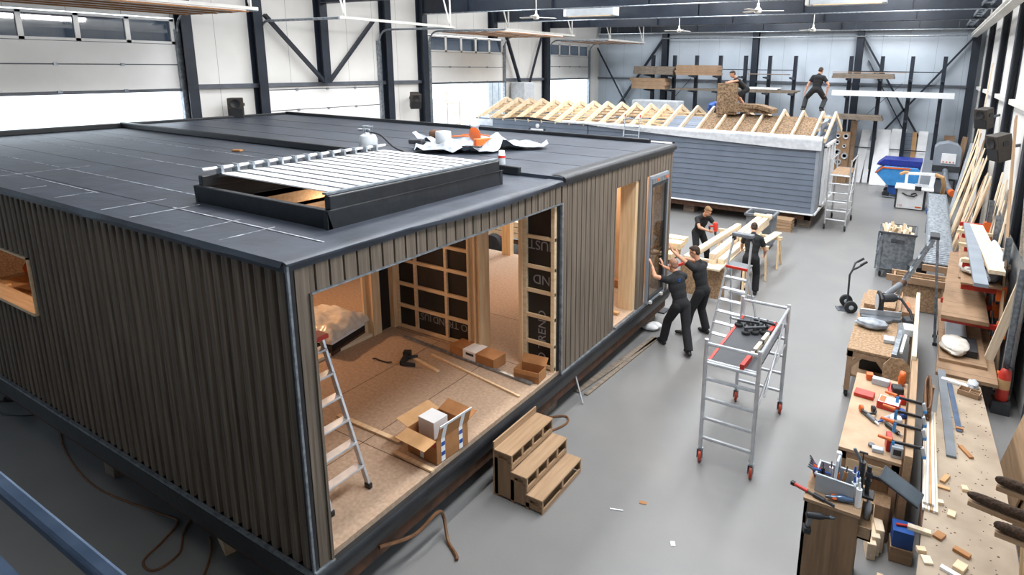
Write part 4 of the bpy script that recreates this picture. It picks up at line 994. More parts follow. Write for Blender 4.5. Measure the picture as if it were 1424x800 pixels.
# roof clutter
t = thing('gas_bottle','grey gas bottle with wire collar standing on the flat roof','gas bottle',(-8.3,7.3,3.685))
MB().lathe([(.1,0),(.14,.02),(.155,.06),(.155,.22),(.13,.29),(.06,.33),(.04,.34)],n=20).build('bottle','plastic_light',t,True)
MB().path([(.09*math.cos(a),.09*math.sin(a),.45) for a in [2*PI*k/14 for k in range(14)]],.008,6,closed=True).build('collar','galv',t,True)
for a in (0.3,1.9,3.4,5): MB().tube((.08*math.cos(a),.08*math.sin(a),.31),(.09*math.cos(a),.09*math.sin(a),.45),.007,n=6).build('collar_post','galv',t,True)
MB().lathe([(.02,.33),(.025,.37),(.015,.4)]).build('valve','steel',t,True)
cable('black gas hose beside the grey bottle on the roof',[(-8.25,7.3,4.03),(-8.0,7.3,4.0),(-7.8,7.4,3.8),(-7.5,7.45,3.7),(-7.3,7.2,3.695),(-7.6,7.05,3.695),(-7.9,7.2,3.695)],.014,'cable_black',name='gas_hose')
t = thing('sealant_can','white can with a red band standing on the flat roof corner','can',(-5.34,7.15,3.76))
MB().lathe([(.05,0),(.052,.01),(.052,.1)]).build('can_body','plastic_light',t,True); MB().lathe([(.053,.1),(.053,.135)]).build('band','red',t,True); MB().lathe([(.052,.135),(.052,.15),(.045,.16),(.045,.2),(.04,.205)]).build('cap','white',t,True)
def tp(u,v):
    a = 2*PI*u; r = v*(1+.22*math.sin(3*a+.5)+.12*math.sin(5*a)); x = 1.05*r*math.cos(a)*1.05; y = .82*r*math.sin(a)
    p = Matrix.Rotation(R(20),3,'Z')@V((x,y,0)); z = .03+.3*abs(noise.noise(V((p.x*2.2,p.y*2.2,4))))+.07*noise.noise(V((p.x*7,p.y*7,1)))
    return V((-7.25+p.x,8.75+p.y,3.69+max(.01,z)))
o = MB().sheet(None,48,14,tp).build('tarpaulin','tarp',None,True); tag(o,'crumpled pale tarpaulin with tools spread on the flat roof','tarpaulin')
def rbox(name,label,cat,x,y,z,sx,sy,sz,m,rz=0,g=None,bev=.008):
    o = MB().box(-sx/2,sx/2,-sy/2,sy/2,0,sz).build(name,m,None,bevel=min(bev,sx/4,sy/4,sz/4),recenter=False); o.location = (x,y,z); o.rotation_euler = (0,0,rz); return tag(o,label,cat,g)
rg = 'tools on the tarpaulin'
rbox('chisel_case','long orange case lying on the roof tarpaulin','case',-6.9,9.0,3.8,.42,.13,.06,'orange',.2,rg)
o = MB().lathe([(.12,-.012),(.14,0),(.12,.012)],(0,0,.14),(0,1,.2)).build('cutting_disc','orange',None,True,recenter=False); o.location = (-7.1,8.7,3.8); tag(o,'round orange disc standing among the roof tools','disc',rg)
o = MB().path([(-.3,0,0),(0,.03,.02),(.3,0,0)],.012).build('torch_lance','orange',None,True,recenter=False); o.location = (-7.6,8.95,3.84); o.rotation_euler = (0,0,.3); tag(o,'thin orange gas torch lance on the tarpaulin','torch',rg)
o = MB().path([(-.4,0,0),(0,.03,.02),(.4,0,0)],.012).build('torch_lance','orange',None,True,recenter=False); o.location = (-7.35,9.15,3.86); o.rotation_euler = (0,0,.1); tag(o,'second orange rod lying behind the torch lance on the tarpaulin','torch',rg)
o = MB().lathe([(.13,0),(.14,.02),(.14,.2),(.13,.22)],(0,0,0),n=20).build('clear_tub','plastic_light',None,True,recenter=False); o.location = (-7.45,8.25,3.8); tag(o,'translucent tub on the left of the roof tarpaulin','tub',rg)
o = MB().lathe([(.1,0),(.11,.01),(.07,.18),(.1,.26),(.09,.28)],(0,0,0),n=16).build('grey_bucket','tarp',None,True,recenter=False); o.location = (-7.62,9.35,3.82); o.rotation_euler = (R(20),R(15),0); tag(o,'tilted grey bucket at the back of the tarpaulin','bucket',rg)
o = MB().lathe([(.07,-.13),(.09,-.1),(.09,.1),(.07,.13)],(0,0,.09),(1,.2,0),16).build('membrane_roll','rust',None,True,recenter=False); o.location = (-8.25,8.95,3.76); tag(o,'short brown roll at the far left of the tarpaulin','roll',rg)
rbox('trowel_blade','dark flat trowel at the front of the tarpaulin','trowel',-6.85,8.2,3.79,.5,.1,.02,'black',.2,rg,.004)
rbox('hammer_drill','orange drill lying at the front of the tarpaulin','drill',-6.75,8.45,3.8,.1,.28,.12,'orange',-.3,rg)
rbox('rag','dark blue rag at the left of the tarpaulin','rag',-7.95,8.1,3.78,.25,.2,.08,'dark_grey',.4,rg,.03)
o = rbox('leather_scrap','small orange scrap lying alone on the flat roof','scrap',-10.5,6.3,3.635,.16,.09,.03,'card',.4)
o = rbox('wrench','pale wrench lying alone far back on the flat roof','wrench',-11.1,9.65,3.69,.3,.07,.04,'plastic_light',.1)
o = rbox('paper_scrap','white paper scrap lying on the flat roof left of the gas bottle','scrap',-10.5,7.35,3.69,.2,.05,.01,'white',.1)
# ---------------------------------------------------------------- the tall glass panel being fitted
t = thing('sliding_glass_panel','tall glass door panel in a grey frame that two men push into the house','glass door',(-4.24,10.65,.74),world=True)
x = -4.25; ya,yb,za,zb = 10.2,11.04,.76,3.2
m = MB()
for y in (ya,yb): m.box(x-.03,x+.03,y-.015,y+.015,za,zb)
for z in (za,zb): m.box(x-.03,x+.03,ya,yb,z-.025,z+.025)
m.build('outer_frame','trim_grey',t,bevel=.004)
m = MB()
for y in (ya+.05,yb-.05): m.box(x-.02,x+.025,y-.028,y+.028,za+.03,zb-.17)
for z in (za+.06,zb-.16): m.box(x-.02,x+.025,ya+.03,yb-.03,z-.03,z+.03)
m.build('sash','dark_grey',t,bevel=.004)
MB().box(x-.004,x+.004,ya+.07,yb-.07,za+.08,zb-.18).build('glass_pane','glass',t)
MB().box(x-.025,x+.04,ya+.02,yb-.02,zb-.12,zb-.02).build('head_profile','galv',t)
for y in (ya+.28,yb-.12): MB().box(x+.04,x+.046,y-.05,y+.05,zb-.09,zb-.04).build('sticker','orange',t)
for y in (ya+.1,yb-.2): MB().box(x+.02,x+.08,y-.03,y+.03,za-.02,za+.03).build('roller_block','rail_white',t)
t = thing('red_clamp','long red clamp bar behind the two men at the glass panel','clamp',(-4.1,11.6,0),world=True)
MB().bar((-4.6,11.75,.9),(-3.95,12.2,1.15),.05,.05).build('clamp_bar','red',t); MB().box(-4.62,-4.56,11.7,11.8,0,.9).build('stand','dark_grey',t); MB().box(-4.75,-4.4,11.6,11.9,0,.03).build('foot_plate','dark_grey',t)

rbox('paper_scrap','white paper scrap lying on the open floor in front of the scaffold','scrap',-1.9,5.62,.001,.05,.07,.006,'white',.5)
plank('wood_scrap','thin curved white strip lying on the floor right of the wooden steps','scrap',(-2.75,5.75,.006),(-2.6,5.8,.006),.015,.008,'white')
rbox('leaf_scrap','small brown scrap on the floor between steps and scaffold','scrap',-2.45,6.05,.001,.09,.05,.006,'card',.3)

rbox('dark_case','dark case on the bench inside the house window','case',-11.75,4.1,1.508,.5,.2,.42,'black',.2)
def rgp(u,v):
    a = 2*PI*u; r = math.sin(PI*v)**.6; p = V((.4*r*math.cos(a),.16*r*math.sin(a),-.14*math.cos(PI*v))); return p*(1+.4*noise.noise(p*6))
o = MB().sheet(None,22,12,rgp).build('orange_bag','orange',None,True,recenter=False); o.location = (-12.75,4.02,1.65); tag(o,'crumpled orange bag on the bench inside the house window','bag')
# ---------------------------------------------------------------- timber work area, bins
g = 'beams on the trestles'
def beam(lab,p,q,w,h,m='pine_y',bev=.008): return plank('timber_beam',lab,'beam',p,q,w,h,m,g,bevel=bev)
beam('thick pale beam being drilled, lying alone on the trestles',(-4.42,12.9,.9),(-4.18,16.5,.9),.15,.15,bev=.03)
beam('wide flat plank lying undermost of the beam stack by the step ladder',(-3.72,12.55,.86),(-3.66,16.2,.86),.36,.05)
beam('pale beam in the stack by the step ladder, lower left one',(-3.8,12.85,.945),(-3.74,17.3,.945),.15,.12)
beam('pale beam in the stack by the step ladder, lower right one',(-3.63,12.95,.945),(-3.57,17.1,.945),.15,.12)
beam('pale beam lying on top of the stack by the step ladder, left one',(-3.8,12.85,1.07),(-3.74,17.2,1.07),.15,.12)
beam('pale beam lying on top of the stack, right one reaching the grey bin',(-3.6,14.6,1.07),(-3.56,17.4,1.07),.15,.12)
beam('short beam crossing the far end of the stack beside the grey bin',(-3.9,17.0,1.17),(-3.4,16.9,1.17),.1,.07)
beam('light plank lying right of the beam stack behind the man seen from behind',(-3.38,14.3,.86),(-3.12,16.5,.86),.2,.04)
def trestle(x, y, lab, L=1.0, rz=0):
    t = thing('trestle',lab,'trestle',(x,y,0),rz,'timber trestles')
    MB().box(-L/2,L/2,-.05,.05,.74,.83).build('top_rail','pine_x',t,bevel=.004)
    for s in (-1,1):
        for k in (-1,1): MB().bar((s*(L/2-.08),k*.03,.76),(s*(L/2-.02),k*.26,0),.07,.045,(1,0,0)).build('leg','pine_z',t)
        MB().box(s*(L/2-.06)-.012,s*(L/2-.06)+.012,-.15,.15,.3,.38).build('cross_brace','pine_y',t)
trestle(-3.85,13.3,'timber trestle nearest the step ladder under the beam stack',1.5)
trestle(-3.8,16.2,'timber trestle at the far end under the beams',1.7)
trestle(-3.3,15.1,'short timber trestle right of the man seen from behind',.5,.2)
o = MB().box(-4.55,-3.5,12.92,12.95,.05,.8).build('osb_board','osb'); tag(o,'brown chipboard sheet standing under the beams in front of the trestle','board')
o = MB().box(-4.3,-3.9,15.6,15.9,.83,.87).build('wood_offcut','ply_x'); tag(o,'brown offcut across the trestle between beam and stack','offcut')
t = thing('waste_bin','dark grey plastic waste bin in front of the grey house','bin',(-3.9,17.95,0),world=True)
m = MB(); a,b = .34,.27
for (x0,x1,y0,y1) in ((-4.27,-3.53,17.6,17.63),(-4.27,-3.53,18.27,18.3),(-4.27,-4.24,17.6,18.3),(-3.56,-3.53,17.6,18.3)): m.box(x0,x1,y0,y1,.1,1.0)
m.box(-4.25,-3.55,17.62,18.28,.1,.14).build('bin_body','plastic_grey',t,bevel=.01)
m = MB()
for (x0,x1,y0,y1) in ((-4.32,-3.48,17.55,17.62),(-4.32,-3.48,18.28,18.35),(-4.32,-4.25,17.55,18.35),(-3.55,-3.48,17.55,18.35)): m.box(x0,x1,y0,y1,.97,1.04)
m.build('rim','plastic_grey',t,bevel=.012)
for x in (-4.2,-3.6):
    for y in (17.7,18.2): MB().lathe([(.05,-.02),(.06,0),(.05,.02)],(x,y,.06),(1,0,0)).build('wheel','rubber',t,True)
t = thing('pallet_stack','small stack of wooden pallets under the grey house','pallet',(-3.7,20.3,0),world=True)
for k in range(4):
    MB().box(-4.0,-3.4,20.0,20.5,.1*k+.06,.1*k+.09).build('deck','ply_x',t)
    for y in (20.02,20.25,20.48): MB().box(-4.0,-3.4,y-.02,y+.02,.1*k,.1*k+.06).build('bearer','ply_x',t)
# trailer with timber seen through the house and past its end
t = thing('timber_trailer','red-framed trailer behind the dark house, black wheels','trailer',(-7.8,13.6,0),world=True)
MB().box(-10.2,-5.2,13.2,13.3,.36,.45).box(-10.2,-5.2,14.6,14.7,.36,.45).box(-10.2,-10.1,13.2,14.7,.36,.45).box(-5.3,-5.2,13.2,14.7,.36,.45).build('chassis','rust',t)
for x in (-9.9,-6.2): MB().box(x-.06,x+.06,13.1,14.8,.45,.52).build('bolster','red',t)
for x in (-10.05,-6.6):
    for y in (13.05,14.85):
        w = MB().lathe([(.13,-.1),(.27,-.1),(.3,-.06),(.3,.06),(.27,.1),(.13,.1)],(x,y,.3),(0,1,0),20).build('wheel','rubber',t,True); MB().lathe([(.03,-.09),(.13,-.06),(.13,.06),(.03,.09)],(x,y,.3),(0,1,0)).build('rim','plastic_light',w,True)
random.seed(4)
for k in range(9):
    i, j = k%3, k//3; plank('trailer_beam','pale beam on the trailer behind the house, row %d counted from its near side, layer %d'%(i+1,j+1),'beam',(-10.4+random.uniform(-.2,.2),13.35+.42*i,.6+.16*j),(-5.0+random.uniform(-.25,.2),13.35+.42*i,.6+.16*j),.34,.14,'pine_x','beams on the trailer')
# hand truck
t = thing('hand_truck','small black hand truck with two wheels standing on the floor','hand truck',(-1.05,14.0,0),R(-70))
MB().path([(0,0,.12),(0,-.02,.8),(0,.03,.92),(-.12,.1,1.04),(-.12,.2,1.12)],.022).build('frame_tube','dark_grey',t,True)
MB().path([(0,.03,.92),(.12,.1,1.02),(.12,.2,1.1)],.022).build('frame_tube','dark_grey',t,True)
for s in (-1,1): MB().tube((s*.12,.14,1.07),(s*.12,.27,1.16),.028,n=8).build('grip','black',t,True)
MB().tube((-.2,.02,.13),(.2,.02,.13),.016,n=8).build('axle','steel',t,True)
for s in (-1,1):
    w = MB().lathe([(.06,-.04),(.11,-.045),(.135,-.03),(.135,.03),(.11,.045),(.06,.04)],(s*.2,.02,.135),(1,0,0),20).build('wheel','rubber',t,True)
    MB().lathe([(.015,-.05),(.05,-.04),(.05,.04),(.015,.05)],(s*.2,.02,.135),(1,0,0)).build('hub','plastic_light',w,True)
MB().box(-.14,.14,-.22,-.02,.0,.012).build('toe_plate','steel',t)
# galvanised bin of offcuts
t = thing('scrap_bin','galvanised metal wheeled bin full of wood offcuts','bin',(-.25,17.2,0),world=True)
x0,x1,y0,y1,z0,z1 = -.68,.1,16.75,17.75,.22,1.2
m = MB()
for (a,b,c_,d_) in ((x0,x1,y0,y0+.02),(x0,x1,y1-.02,y1),(x0,x0+.02,y0,y1),(x1-.02,x1,y0,y1)): m.box(a,b,c_,d_,z0,z1)
m.box(x0,x1,y0,y1,z0,z0+.02).build('bin_body','galv',t)
m = MB()
for (a,b,c_,d_) in ((x0-.02,x1+.02,y0-.03,y0+.01),(x0-.02,x1+.02,y1-.01,y1+.03),(x0-.03,x0+.01,y0,y1),(x1-.01,x1+.03,y0,y1)): m.box(a,b,c_,d_,z1-.03,z1+.02)
m.build('rim','steel',t)
m = MB()
for x in (x0+.03,x1-.03): m.box(x-.03,x+.03,y0-.03,y0,z0-.04,z1-.1)
for z in (.28,.6,.95): m.box(x0-.05,x0-.02,y0,y1,z-.02,z+.02)
for y in (y0+.1,y1-.1): m.box(x0-.06,x0-.02,y-.02,y+.02,.2,1.2)
m.build('frame','galv',t)
MB().box(x0+.25,x0+.55,y0-.012,y0,.95,1.05).build('label_plate','steel',t)
for x in (x0+.08,x1-.08):
    for y in (y0+.1,y1-.1): caster(t,x,y,.07,'rubber')
random.seed(9)
for k in range(26):
    x = x0+.08+random.random()*.62; y = y0+.12+random.random()*.8; L = random.uniform(.35,.6); a = random.uniform(-.5,.5); up = random.uniform(.1,.9)
    z = 1.08+random.uniform(0,.12); d = V((math.sin(a)*.5,random.uniform(-.5,.8),up)).normalized()*L
    p = V((x,y,z)); q = p+d; q.x = min(max(q.x,x0+.06),x1-.06)
    plank('offcut_stick','pale offcut stick heaped in the galvanised scrap bin','offcut',p-d*.4,p+d*.4,random.uniform(.04,.09),.03,'pine_y','offcuts in the scrap bin')
o = MB().box(x0+.04,x1-.04,y0+.04,y1-.04,.9,1.05).build('offcut_heap','pine_y'); tag(o,'heap of pale offcuts filling the scrap bin','offcuts',kind='stuff')
t = thing('chipboard_box','tan chipboard box with pale rails between scrap bin and racking','box',(.2,14.9,0),world=True)
MB().box(-.25,.74,14.68,14.73,.02,.7).build('front_board','osb',t); MB().box(-.25,.8,15.3,15.35,.02,.62).build('back_board','osb',t)
for x in (-.25,.76): MB().box(x,x+.04,14.72,15.35,.02,.66).build('side_board','osb',t)
MB().box(-.38,.82,14.62,14.68,.63,.77).build('top_rail','mdf',t); MB().box(-.3,.82,15.34,15.4,.56,.68).build('top_rail','mdf',t)
for x in (-.2,.74): MB().box(x-.04,x+.04,14.63,14.68,.0,.63).build('leg','mdf',t)
MB().box(-.2,.74,14.8,15.25,.1,.2).build('contents','plastic_grey',t)
t = thing('pump_unit','dark machine with silver parts lying on the tan rails beside the scrap bin','machine',(.25,15.9,0),world=True)
MB().lathe([(.05,0),(.2,.02),(.22,.3),(.1,.42)],(.2,16.1,.35)).build('motor','black',t,True); MB().box(.0,.4,15.9,16.3,0,.35).build('machine_base','dark_grey',t,bevel=.02)
# ---------------------------------------------------------------- racking on the right wall
t = thing('cantilever_racking','galvanised racking with orange arms and shelves along the right wall','racking',(1.35,13.6,0),world=True)
for y in (10.9,12.9,14.9,16.6):
    for x in (1.5,): 
        m = MB().box(x-.04,x+.06,y-.005,y+.005,0,2.3).box(x-.04,x-.034,y-.05,y+.05,0,2.3).box(x+.054,x+.06,y-.05,y+.05,0,2.3); m.build('upright','galv',t)
for z,ys in ((.5,(11.0,12.5,14.9,16.5)),(1.0,(11.9,12.9,14.9,16.5)),(1.42,(12.6,13.6,14.9,16.5)),(1.72,(13.0,14.2,15.4,16.6))):
    for y in ys: MB().box((.62 if z < 1.3 else .88) if y < 14 else .95,1.5,y-.03,y+.03,z-.09,z).build('arm','red',t,bevel=.004); MB().box(1.42,1.56,y-.06,y+.06,z-.2,z+.06).build('arm_plate','orange',t)
for x in (1.44,1.62): MB().tube((x,11.2,.15),(x,14.5,1.7),.014,n=6).build('cross_brace','galv',t,True)
MB().box(1.6,1.61,10.9,16.6,.0,2.2).build('back_panel','steel',t)
mat('mdf_lined','#9a7c60','#8b6f54',5,rough=.7); lines(MATS['mdf_lined'],'Y',.62,.012,'#5a4330',.2)
g = 'panels on the racking'
def panel(lab,x0,x1,y0,y1,z,h,m='mdf_lined',dx=0): o = MB().prism([(x0,y0),(x1,y0),(x1+dx*.3,y1),(x0+dx,y1)],z,z+h,lambda a,b,c_: V((a,b,c_))).build('shelf_board',m,None,bevel=.003); return tag(o,lab,'panel',g)
panel('brown panel on the lowest racking shelf, undermost',.58,1.4,10.5,16.2,.5,.06,dx=.2)
panel('brown panel lying on top on the lowest racking shelf',.62,1.28,10.95,14.0,.56,.05)
panel('large brown panel on the middle racking shelf with black joint lines',.6,1.3,11.75,16.2,1.0,.07,dx=.22)
panel('brown panel on the upper racking shelf, undermost',.84,1.5,12.9,16.4,1.42,.035,dx=.12)
panel('brown panel lying on top on the upper racking shelf',.86,1.48,12.45,16.0,1.457,.035,dx=.12)
for k,y in enumerate((13.0,14.2,15.4)):
    plank('support_batten','pale batten lying across the orange racking arms, number %d from the camera'%(k+1),'batten',(.85,y,1.76),(1.74,y-.05,1.76),.09,.07,'pine_x','battens on the racking arms')
plank('long_profile','long light grey profile lying on the racking battens','profile',(1.08,15.9,1.83),(1.06,11.3,1.83),.2,.06,'trim_grey')
plank('long_board','long pale board lying on the racking battens beside the grey profile','board',(1.22,15.8,1.83),(1.34,12.2,1.83),.24,.07,'pine_y')
def bag(name,label,cat,c,sx,sy,sz,m,seed=0,group=None):
    def f(u,v):
        a = 2*PI*u; t_ = PI*v; r = math.sin(t_)**.55
        p = V((sx*r*math.cos(a),sy*r*math.sin(a),-sz*math.cos(t_)))
        return p*(1+.18*noise.noise(V((p.x/sx*2+seed,p.y/sy*2,p.z/sz*2))))+V((0,0,sz))
    o = MB().sheet(None,24,14,f).build(name,m,None,True,recenter=False); o.location = c; return tag(o,label,cat,group)
bag('plastic_roll','long white plastic roll lying on the racking beside the pale board','roll',(1.45,13.6,1.72),.1,.95,.09,'white',1)
bag('plastic_bag','silvery crumpled plastic bag under the grey profile on the racking','bag',(1.0,13.3,1.49),.16,.4,.1,'plastic_film',5)
bag('plastic_bag','grey crumpled bag at the end of the pale board on the racking','bag',(1.3,12.9,1.49),.14,.35,.09,'tarp',8)
bag('plastic_bag','crumpled pale plastic on the lowest racking shelf','bag',(.84,11.4,.61),.22,.35,.09,'plastic_film',3)
rbox('black_case','black case half covered by plastic on the lowest racking shelf','case',1.02,11.5,.61,.28,.6,.12,'black')
o = panel('grey-white sheet lying on the lowest racking shelf behind the plastic',.72,1.05,11.7,13.2,.61,.02,'plastic_light')
plank('leaning_beam','thick pale beam leaning from the floor up to the right wall','beam',(1.22,11.4,0),(1.62,11.5,2.0),.13,.06,'pine_y',up=(0,1,0))
t = thing('fire_extinguisher','red fire extinguisher on the right wall behind the big table','fire extinguisher',(1.5,10.8,0),0)
MB().lathe([(.07,.0),(.085,.02),(.085,.42),(.06,.5),(.03,.53)],(0,0,.2),n=18).build('cylinder','red',t,True)
MB().lathe([(.086,.2),(.086,.36)],(0,0,.2),n=18).build('label_band','card_light',t,True); MB().lathe([(.03,.52),(.03,.57)],(0,0,.2)).bar((0,-.02,.77),(0,-.14,.8),.02,.015).bar((0,-.02,.8),(0,-.13,.84),.02,.012).build('valve','black',t)
MB().path([(0,.03,.76),(.1,.05,.72),(.11,.02,.5),(.1,0,.3)],.012).build('hose','black',t,True); MB().box(-.03,.03,.08,.12,.2,.6).build('wall_bracket','dark_grey',t)
MB().box(-.12,.12,-.12,.12,0,.2).build('stand','dark_grey',t)
for k,(y0,y1,m,h) in enumerate(((8.0,9.2,'ply_y',1.3),(7.4,8.9,'osb',1.15),(7.0,8.3,'pine_y',1.0))):
    lean('leaning_board','%s board leaning on the right wall beside the big table'%['long brown','chipboard','pale wooden'][k],'board',(1.38+.05*k,y0,0),(1.38+.05*k,y1,0),(1.67+.03*k,y0+.1,h),(1.67+.03*k,y1+.1,h),.02,m,'boards leaning beside the big table')
# ---------------------------------------------------------------- the benches along the right
def bench(label, x0,x1,y0,y1,z,name='work_bench',shelf=True,wheels=False,m='osb'):
    t = thing(name,label,'workbench',((x0+x1)/2,(y0+y1)/2,0),world=True)
    MB().box(x0,x1,y0,y1,z-.04,z).build('bench_top',m,t,bevel=.004)
    for x in (x0+.05,x1-.05):
        for y in (y0+.05,y1-.05):
            MB().box(x-.04,x+.04,y-.04,y+.04,.12 if wheels else 0,z-.04).build('leg','mdf',t)
            if wheels: caster(t,x,y,.05,'rubber')
    for y in (y0+.03,y1-.03): MB().box(x0,x1,y-.02,y+.02,z-.14,z-.04).build('apron','mdf',t)
    if shelf:
        MB().box(x0+.03,x1-.03,y0+.05,y1-.05,.36,.39).build('shelf','ply_y',t)
        for s in (-1,1): MB().bar(((x0+.06) if s < 0 else (x1-.06),y0+.02,z-.3),((x0+x1)/2+s*.08,y0+.02,z-.06),.06,.04,(0,1,0)).build('knee_brace','mdf',t)
    return t
B1 = bench('chipboard workbench with wheels that carries the mitre saw',-.68,-.02,10.0,12.85,.85,wheels=True)
MB().box(-.62,-.1,12.0,12.85,.852,.93).build('raised_top','osb',B1,bevel=.004)
MB().box(-.05,.28,11.6,12.9,.84,.9).build('side_top','mdf',B1,bevel=.004)
for y in (11.7,12.8): MB().box(.2,.26,y-.03,y+.03,0,.84).build('leg','mdf',B1)
mat('ply_top','#bb9f82','#a88b6e',3,rough=.65,detail=7)
B2 = bench('plywood workbench full of small tools with clamps along its edge',-.45,.2,7.05,9.1,.9,m='ply_top',shelf=False)
MB().box(-.35,.16,7.1,7.14,.1,.86).build('end_panel','ply_z',B2); MB().box(-.35,.16,7.05,7.1,.62,.78).build('end_rail','pine_x',B2)
MB().box(-.4,.15,7.4,9.0,.35,.38).build('shelf','ply_y',B2)
o = MB().box(.21,.27,9.6,12.6,.86,1.12).build('white_board','pine_y',None,bevel=.005); tag(o,'long pale board on edge along the mitre saw bench','board')
o = MB().box(.22,.3,7.0,9.7,.0,1.05).build('clamp_board','ply_y',None,bevel=.005); tag(o,'brown board on edge at the bench with four clamps over it','board')
# mitre saw
t = thing('mitre_saw','black and silver mitre saw with dust pipe on the chipboard bench','saw',(-.3,11.5,.855),R(15))
MB().lathe([(.16,0),(.19,.01),(.19,.05),(.15,.06)],n=24).build('turntable','plastic_grey',t,True)
MB().box(-.32,.32,-.05,.16,.0,.055).build('saw_base','plastic_grey',t,bevel=.01)
MB().box(-.34,.34,.06,.09,.055,.15).build('fence','alu',t,bevel=.004)
MB().lathe([(.01,-.015),(.155,-.015),(.155,.015),(.01,.015)],(-.06,.05,.36),(1,.0,0),26).build('blade_guard','black',t,True)
MB().lathe([(.0,-.002),(.145,-.002),(.145,.002),(.0,.002)],(-.085,.05,.31),(1,0,0),26).build('saw_blade','alu',t,True)
MB().path([(-.06,.02,.5),(-.08,-.1,.53),(-.06,-.2,.46),(-.04,-.16,.38)],.026).build('handle','black',t,True)
MB().lathe([(.05,0),(.075,.02),(.075,.2),(.05,.24)],(.0,.08,.38),(1,.1,.1),16).build('motor','dark_grey',t,True)
MB().bar((0,.12,.1),(.0,.16,.42),.09,.12).build('pivot_arm','dark_grey',t,bevel=.015)
MB().tube((.05,.15,.4),(.38,.55,.5),.06,n=14).build('dust_pipe','plastic_grey',t,True)
MB().tube((.38,.55,.5),(.46,.64,.53),.063,n=14).build('pipe_cuff','rust',t,True)
MB().path([(.12,.12,.42),(.3,.05,.4),(.42,-.1,.25),(.46,-.25,.1),(.46,-.3,.03)],.025,8).build('power_lead','black',t,True)
MB().path([(-.3,-.1,.04),(-.42,-.22,.03)],.018).build('lock_handle','black',t,True)
bag('dust_bag','white crumpled dust bag hanging in front of the mitre saw','bag',(-.42,11.05,.86),.26,.16,.07,'tarp',3)
g = 'things on the mitre saw bench'
rbox('grey_block','light grey flat block on the front of the mitre saw bench','block',-.12,10.6,.855,.16,.2,.06,'plastic_light',.05,g)
plank('metal_rail','pale metal rail lying at the right of the mitre saw bench','rail',(-.02,10.0,.88),(.05,11.3,.88),.07,.05,'galv',g)
plank('metal_rail','thin white rail lying beside the pale metal rail on the bench','rail',(.07,10.1,.915),(.13,11.2,.915),.04,.03,'white',g)
rbox('white_case','white tool case on the side top of the mitre saw bench','case',.14,11.0,.9,.16,.3,.12,'plastic_light',.1,g)
rbox('grinder','grey and black power tool behind the white tool case','tool',.12,11.45,.9,.14,.22,.1,'dark_grey',.4,g,.03)
o = MB().box(-.15,.15,-.55,.55,0,.02).box(-.15,-.13,-.55,.55,0,.09).box(.13,.15,-.55,.55,0,.09).box(-.15,.15,-.55,-.53,0,.09).build('level_tray','mdf',None,recenter=False); o.location = (.12,12.3,.9); tag(o,'open wooden tray at the far end of the mitre saw bench','tray',g)
rbox('level_tool','small spirit level lying in the wooden tray','spirit level',.1,12.2,.925,.05,.4,.04,'orange',.05,g)
rbox('toolbox','dark tool box on the lower shelf of the mitre saw bench','toolbox',-.3,10.5,.39,.4,.35,.2,'black',0)
o = MB().prism([(-.2,0),(.2,0),(.2,.2),(.06,.34),(-.1,.34),(-.2,.22)],-.012,.012,lambda a,b,z: V((a,z,b))).build('template_board','osb',None,recenter=False); o.location = (.06,9.75,.6); o.rotation_euler = (R(-12),0,R(10)); tag(o,'cut chipboard template leaning between the two benches','board')
bag('orange_tool','orange and black cordless tool standing on the clamp bench end','tool',(.12,9.02,.9),.05,.07,.1,'orange',2)
# small tools on the second bench
g = 'small things on the clamp bench'
bz = .901
rbox('red_case','flat red case with a pale label on the clamp bench','case',-.3,8.44,bz,.24,.17,.05,'red',R(-5),g)
rbox('carton','orange-labelled carton on the clamp bench','carton',.0,8.28,bz,.26,.2,.1,'red',R(-6),g); o = bpy.data.objects['carton']; MB().box(-.12,.12,-.095,.095,.1,.102).build('carton_label','white',o); MB().box(-.11,-.04,-.085,.085,.102,.103).build('carton_print','orange',o)
rbox('small_carton','small white-topped carton at the back of the clamp bench','carton',-.13,8.88,bz,.22,.1,.09,'plastic_light',R(-4),g)
rbox('orange_tool_case','small orange box at the far left of the clamp bench','box',-.28,8.97,bz,.09,.1,.09,'orange',.2,g)
rbox('red_stick','red and pale stick lying beside the small carton','stick',-.01,8.8,bz,.05,.34,.03,'red',.1,g)
t = thing('ear_muffs','black and orange ear muffs on the clamp bench','ear muffs',(-.23,8.02,bz),.4,g)
for s in (-1,1): MB().lathe([(.02,-.02),(.045,-.015),(.045,.02),(.03,.03)],(s*.07,0,.045),(s,0,0)).build('ear_cup','black' if s > 0 else 'orange',t,True)
MB().path([(-.08,0,.05),(-.085,-.06,.05),(-.05,-.12,.05),(.05,-.12,.05),(.085,-.06,.05),(.08,0,.05)],.013).build('headband','black',t,True)
def cyl(name,label,cat,p,q,r,m,tip,g):
    p,q = V(p),V(q); t = thing(name,label,cat,p,group=g,world=True); MB().tube(p,q,r,n=14).build('tube',m,t,True); MB().tube(q,q+(q-p).normalized()*.07,r*.55,r*.25,n=12).build('tip',tip,t,True)
cyl('torch','grey torch lying in front of the ear muffs','torch',(-.26,7.95,bz+.03),(-.12,7.78,bz+.03),.028,'plastic_grey','white',g)
cyl('sealant_tube','white and blue sealant tube lying on the clamp bench','tube',(.08,8.06,bz+.03),(-.05,7.85,bz+.03),.03,'plastic_light','blue',g)
rbox('white_tub','white plastic tub beside the sealant tube','tub',.1,7.95,bz,.13,.11,.07,'white',.2,g,.02)
cyl('black_gun','black caulking tool lying next to the white tub','tool',(.0,7.8,bz+.025),(.14,7.66,bz+.025),.025,'black','steel',g)
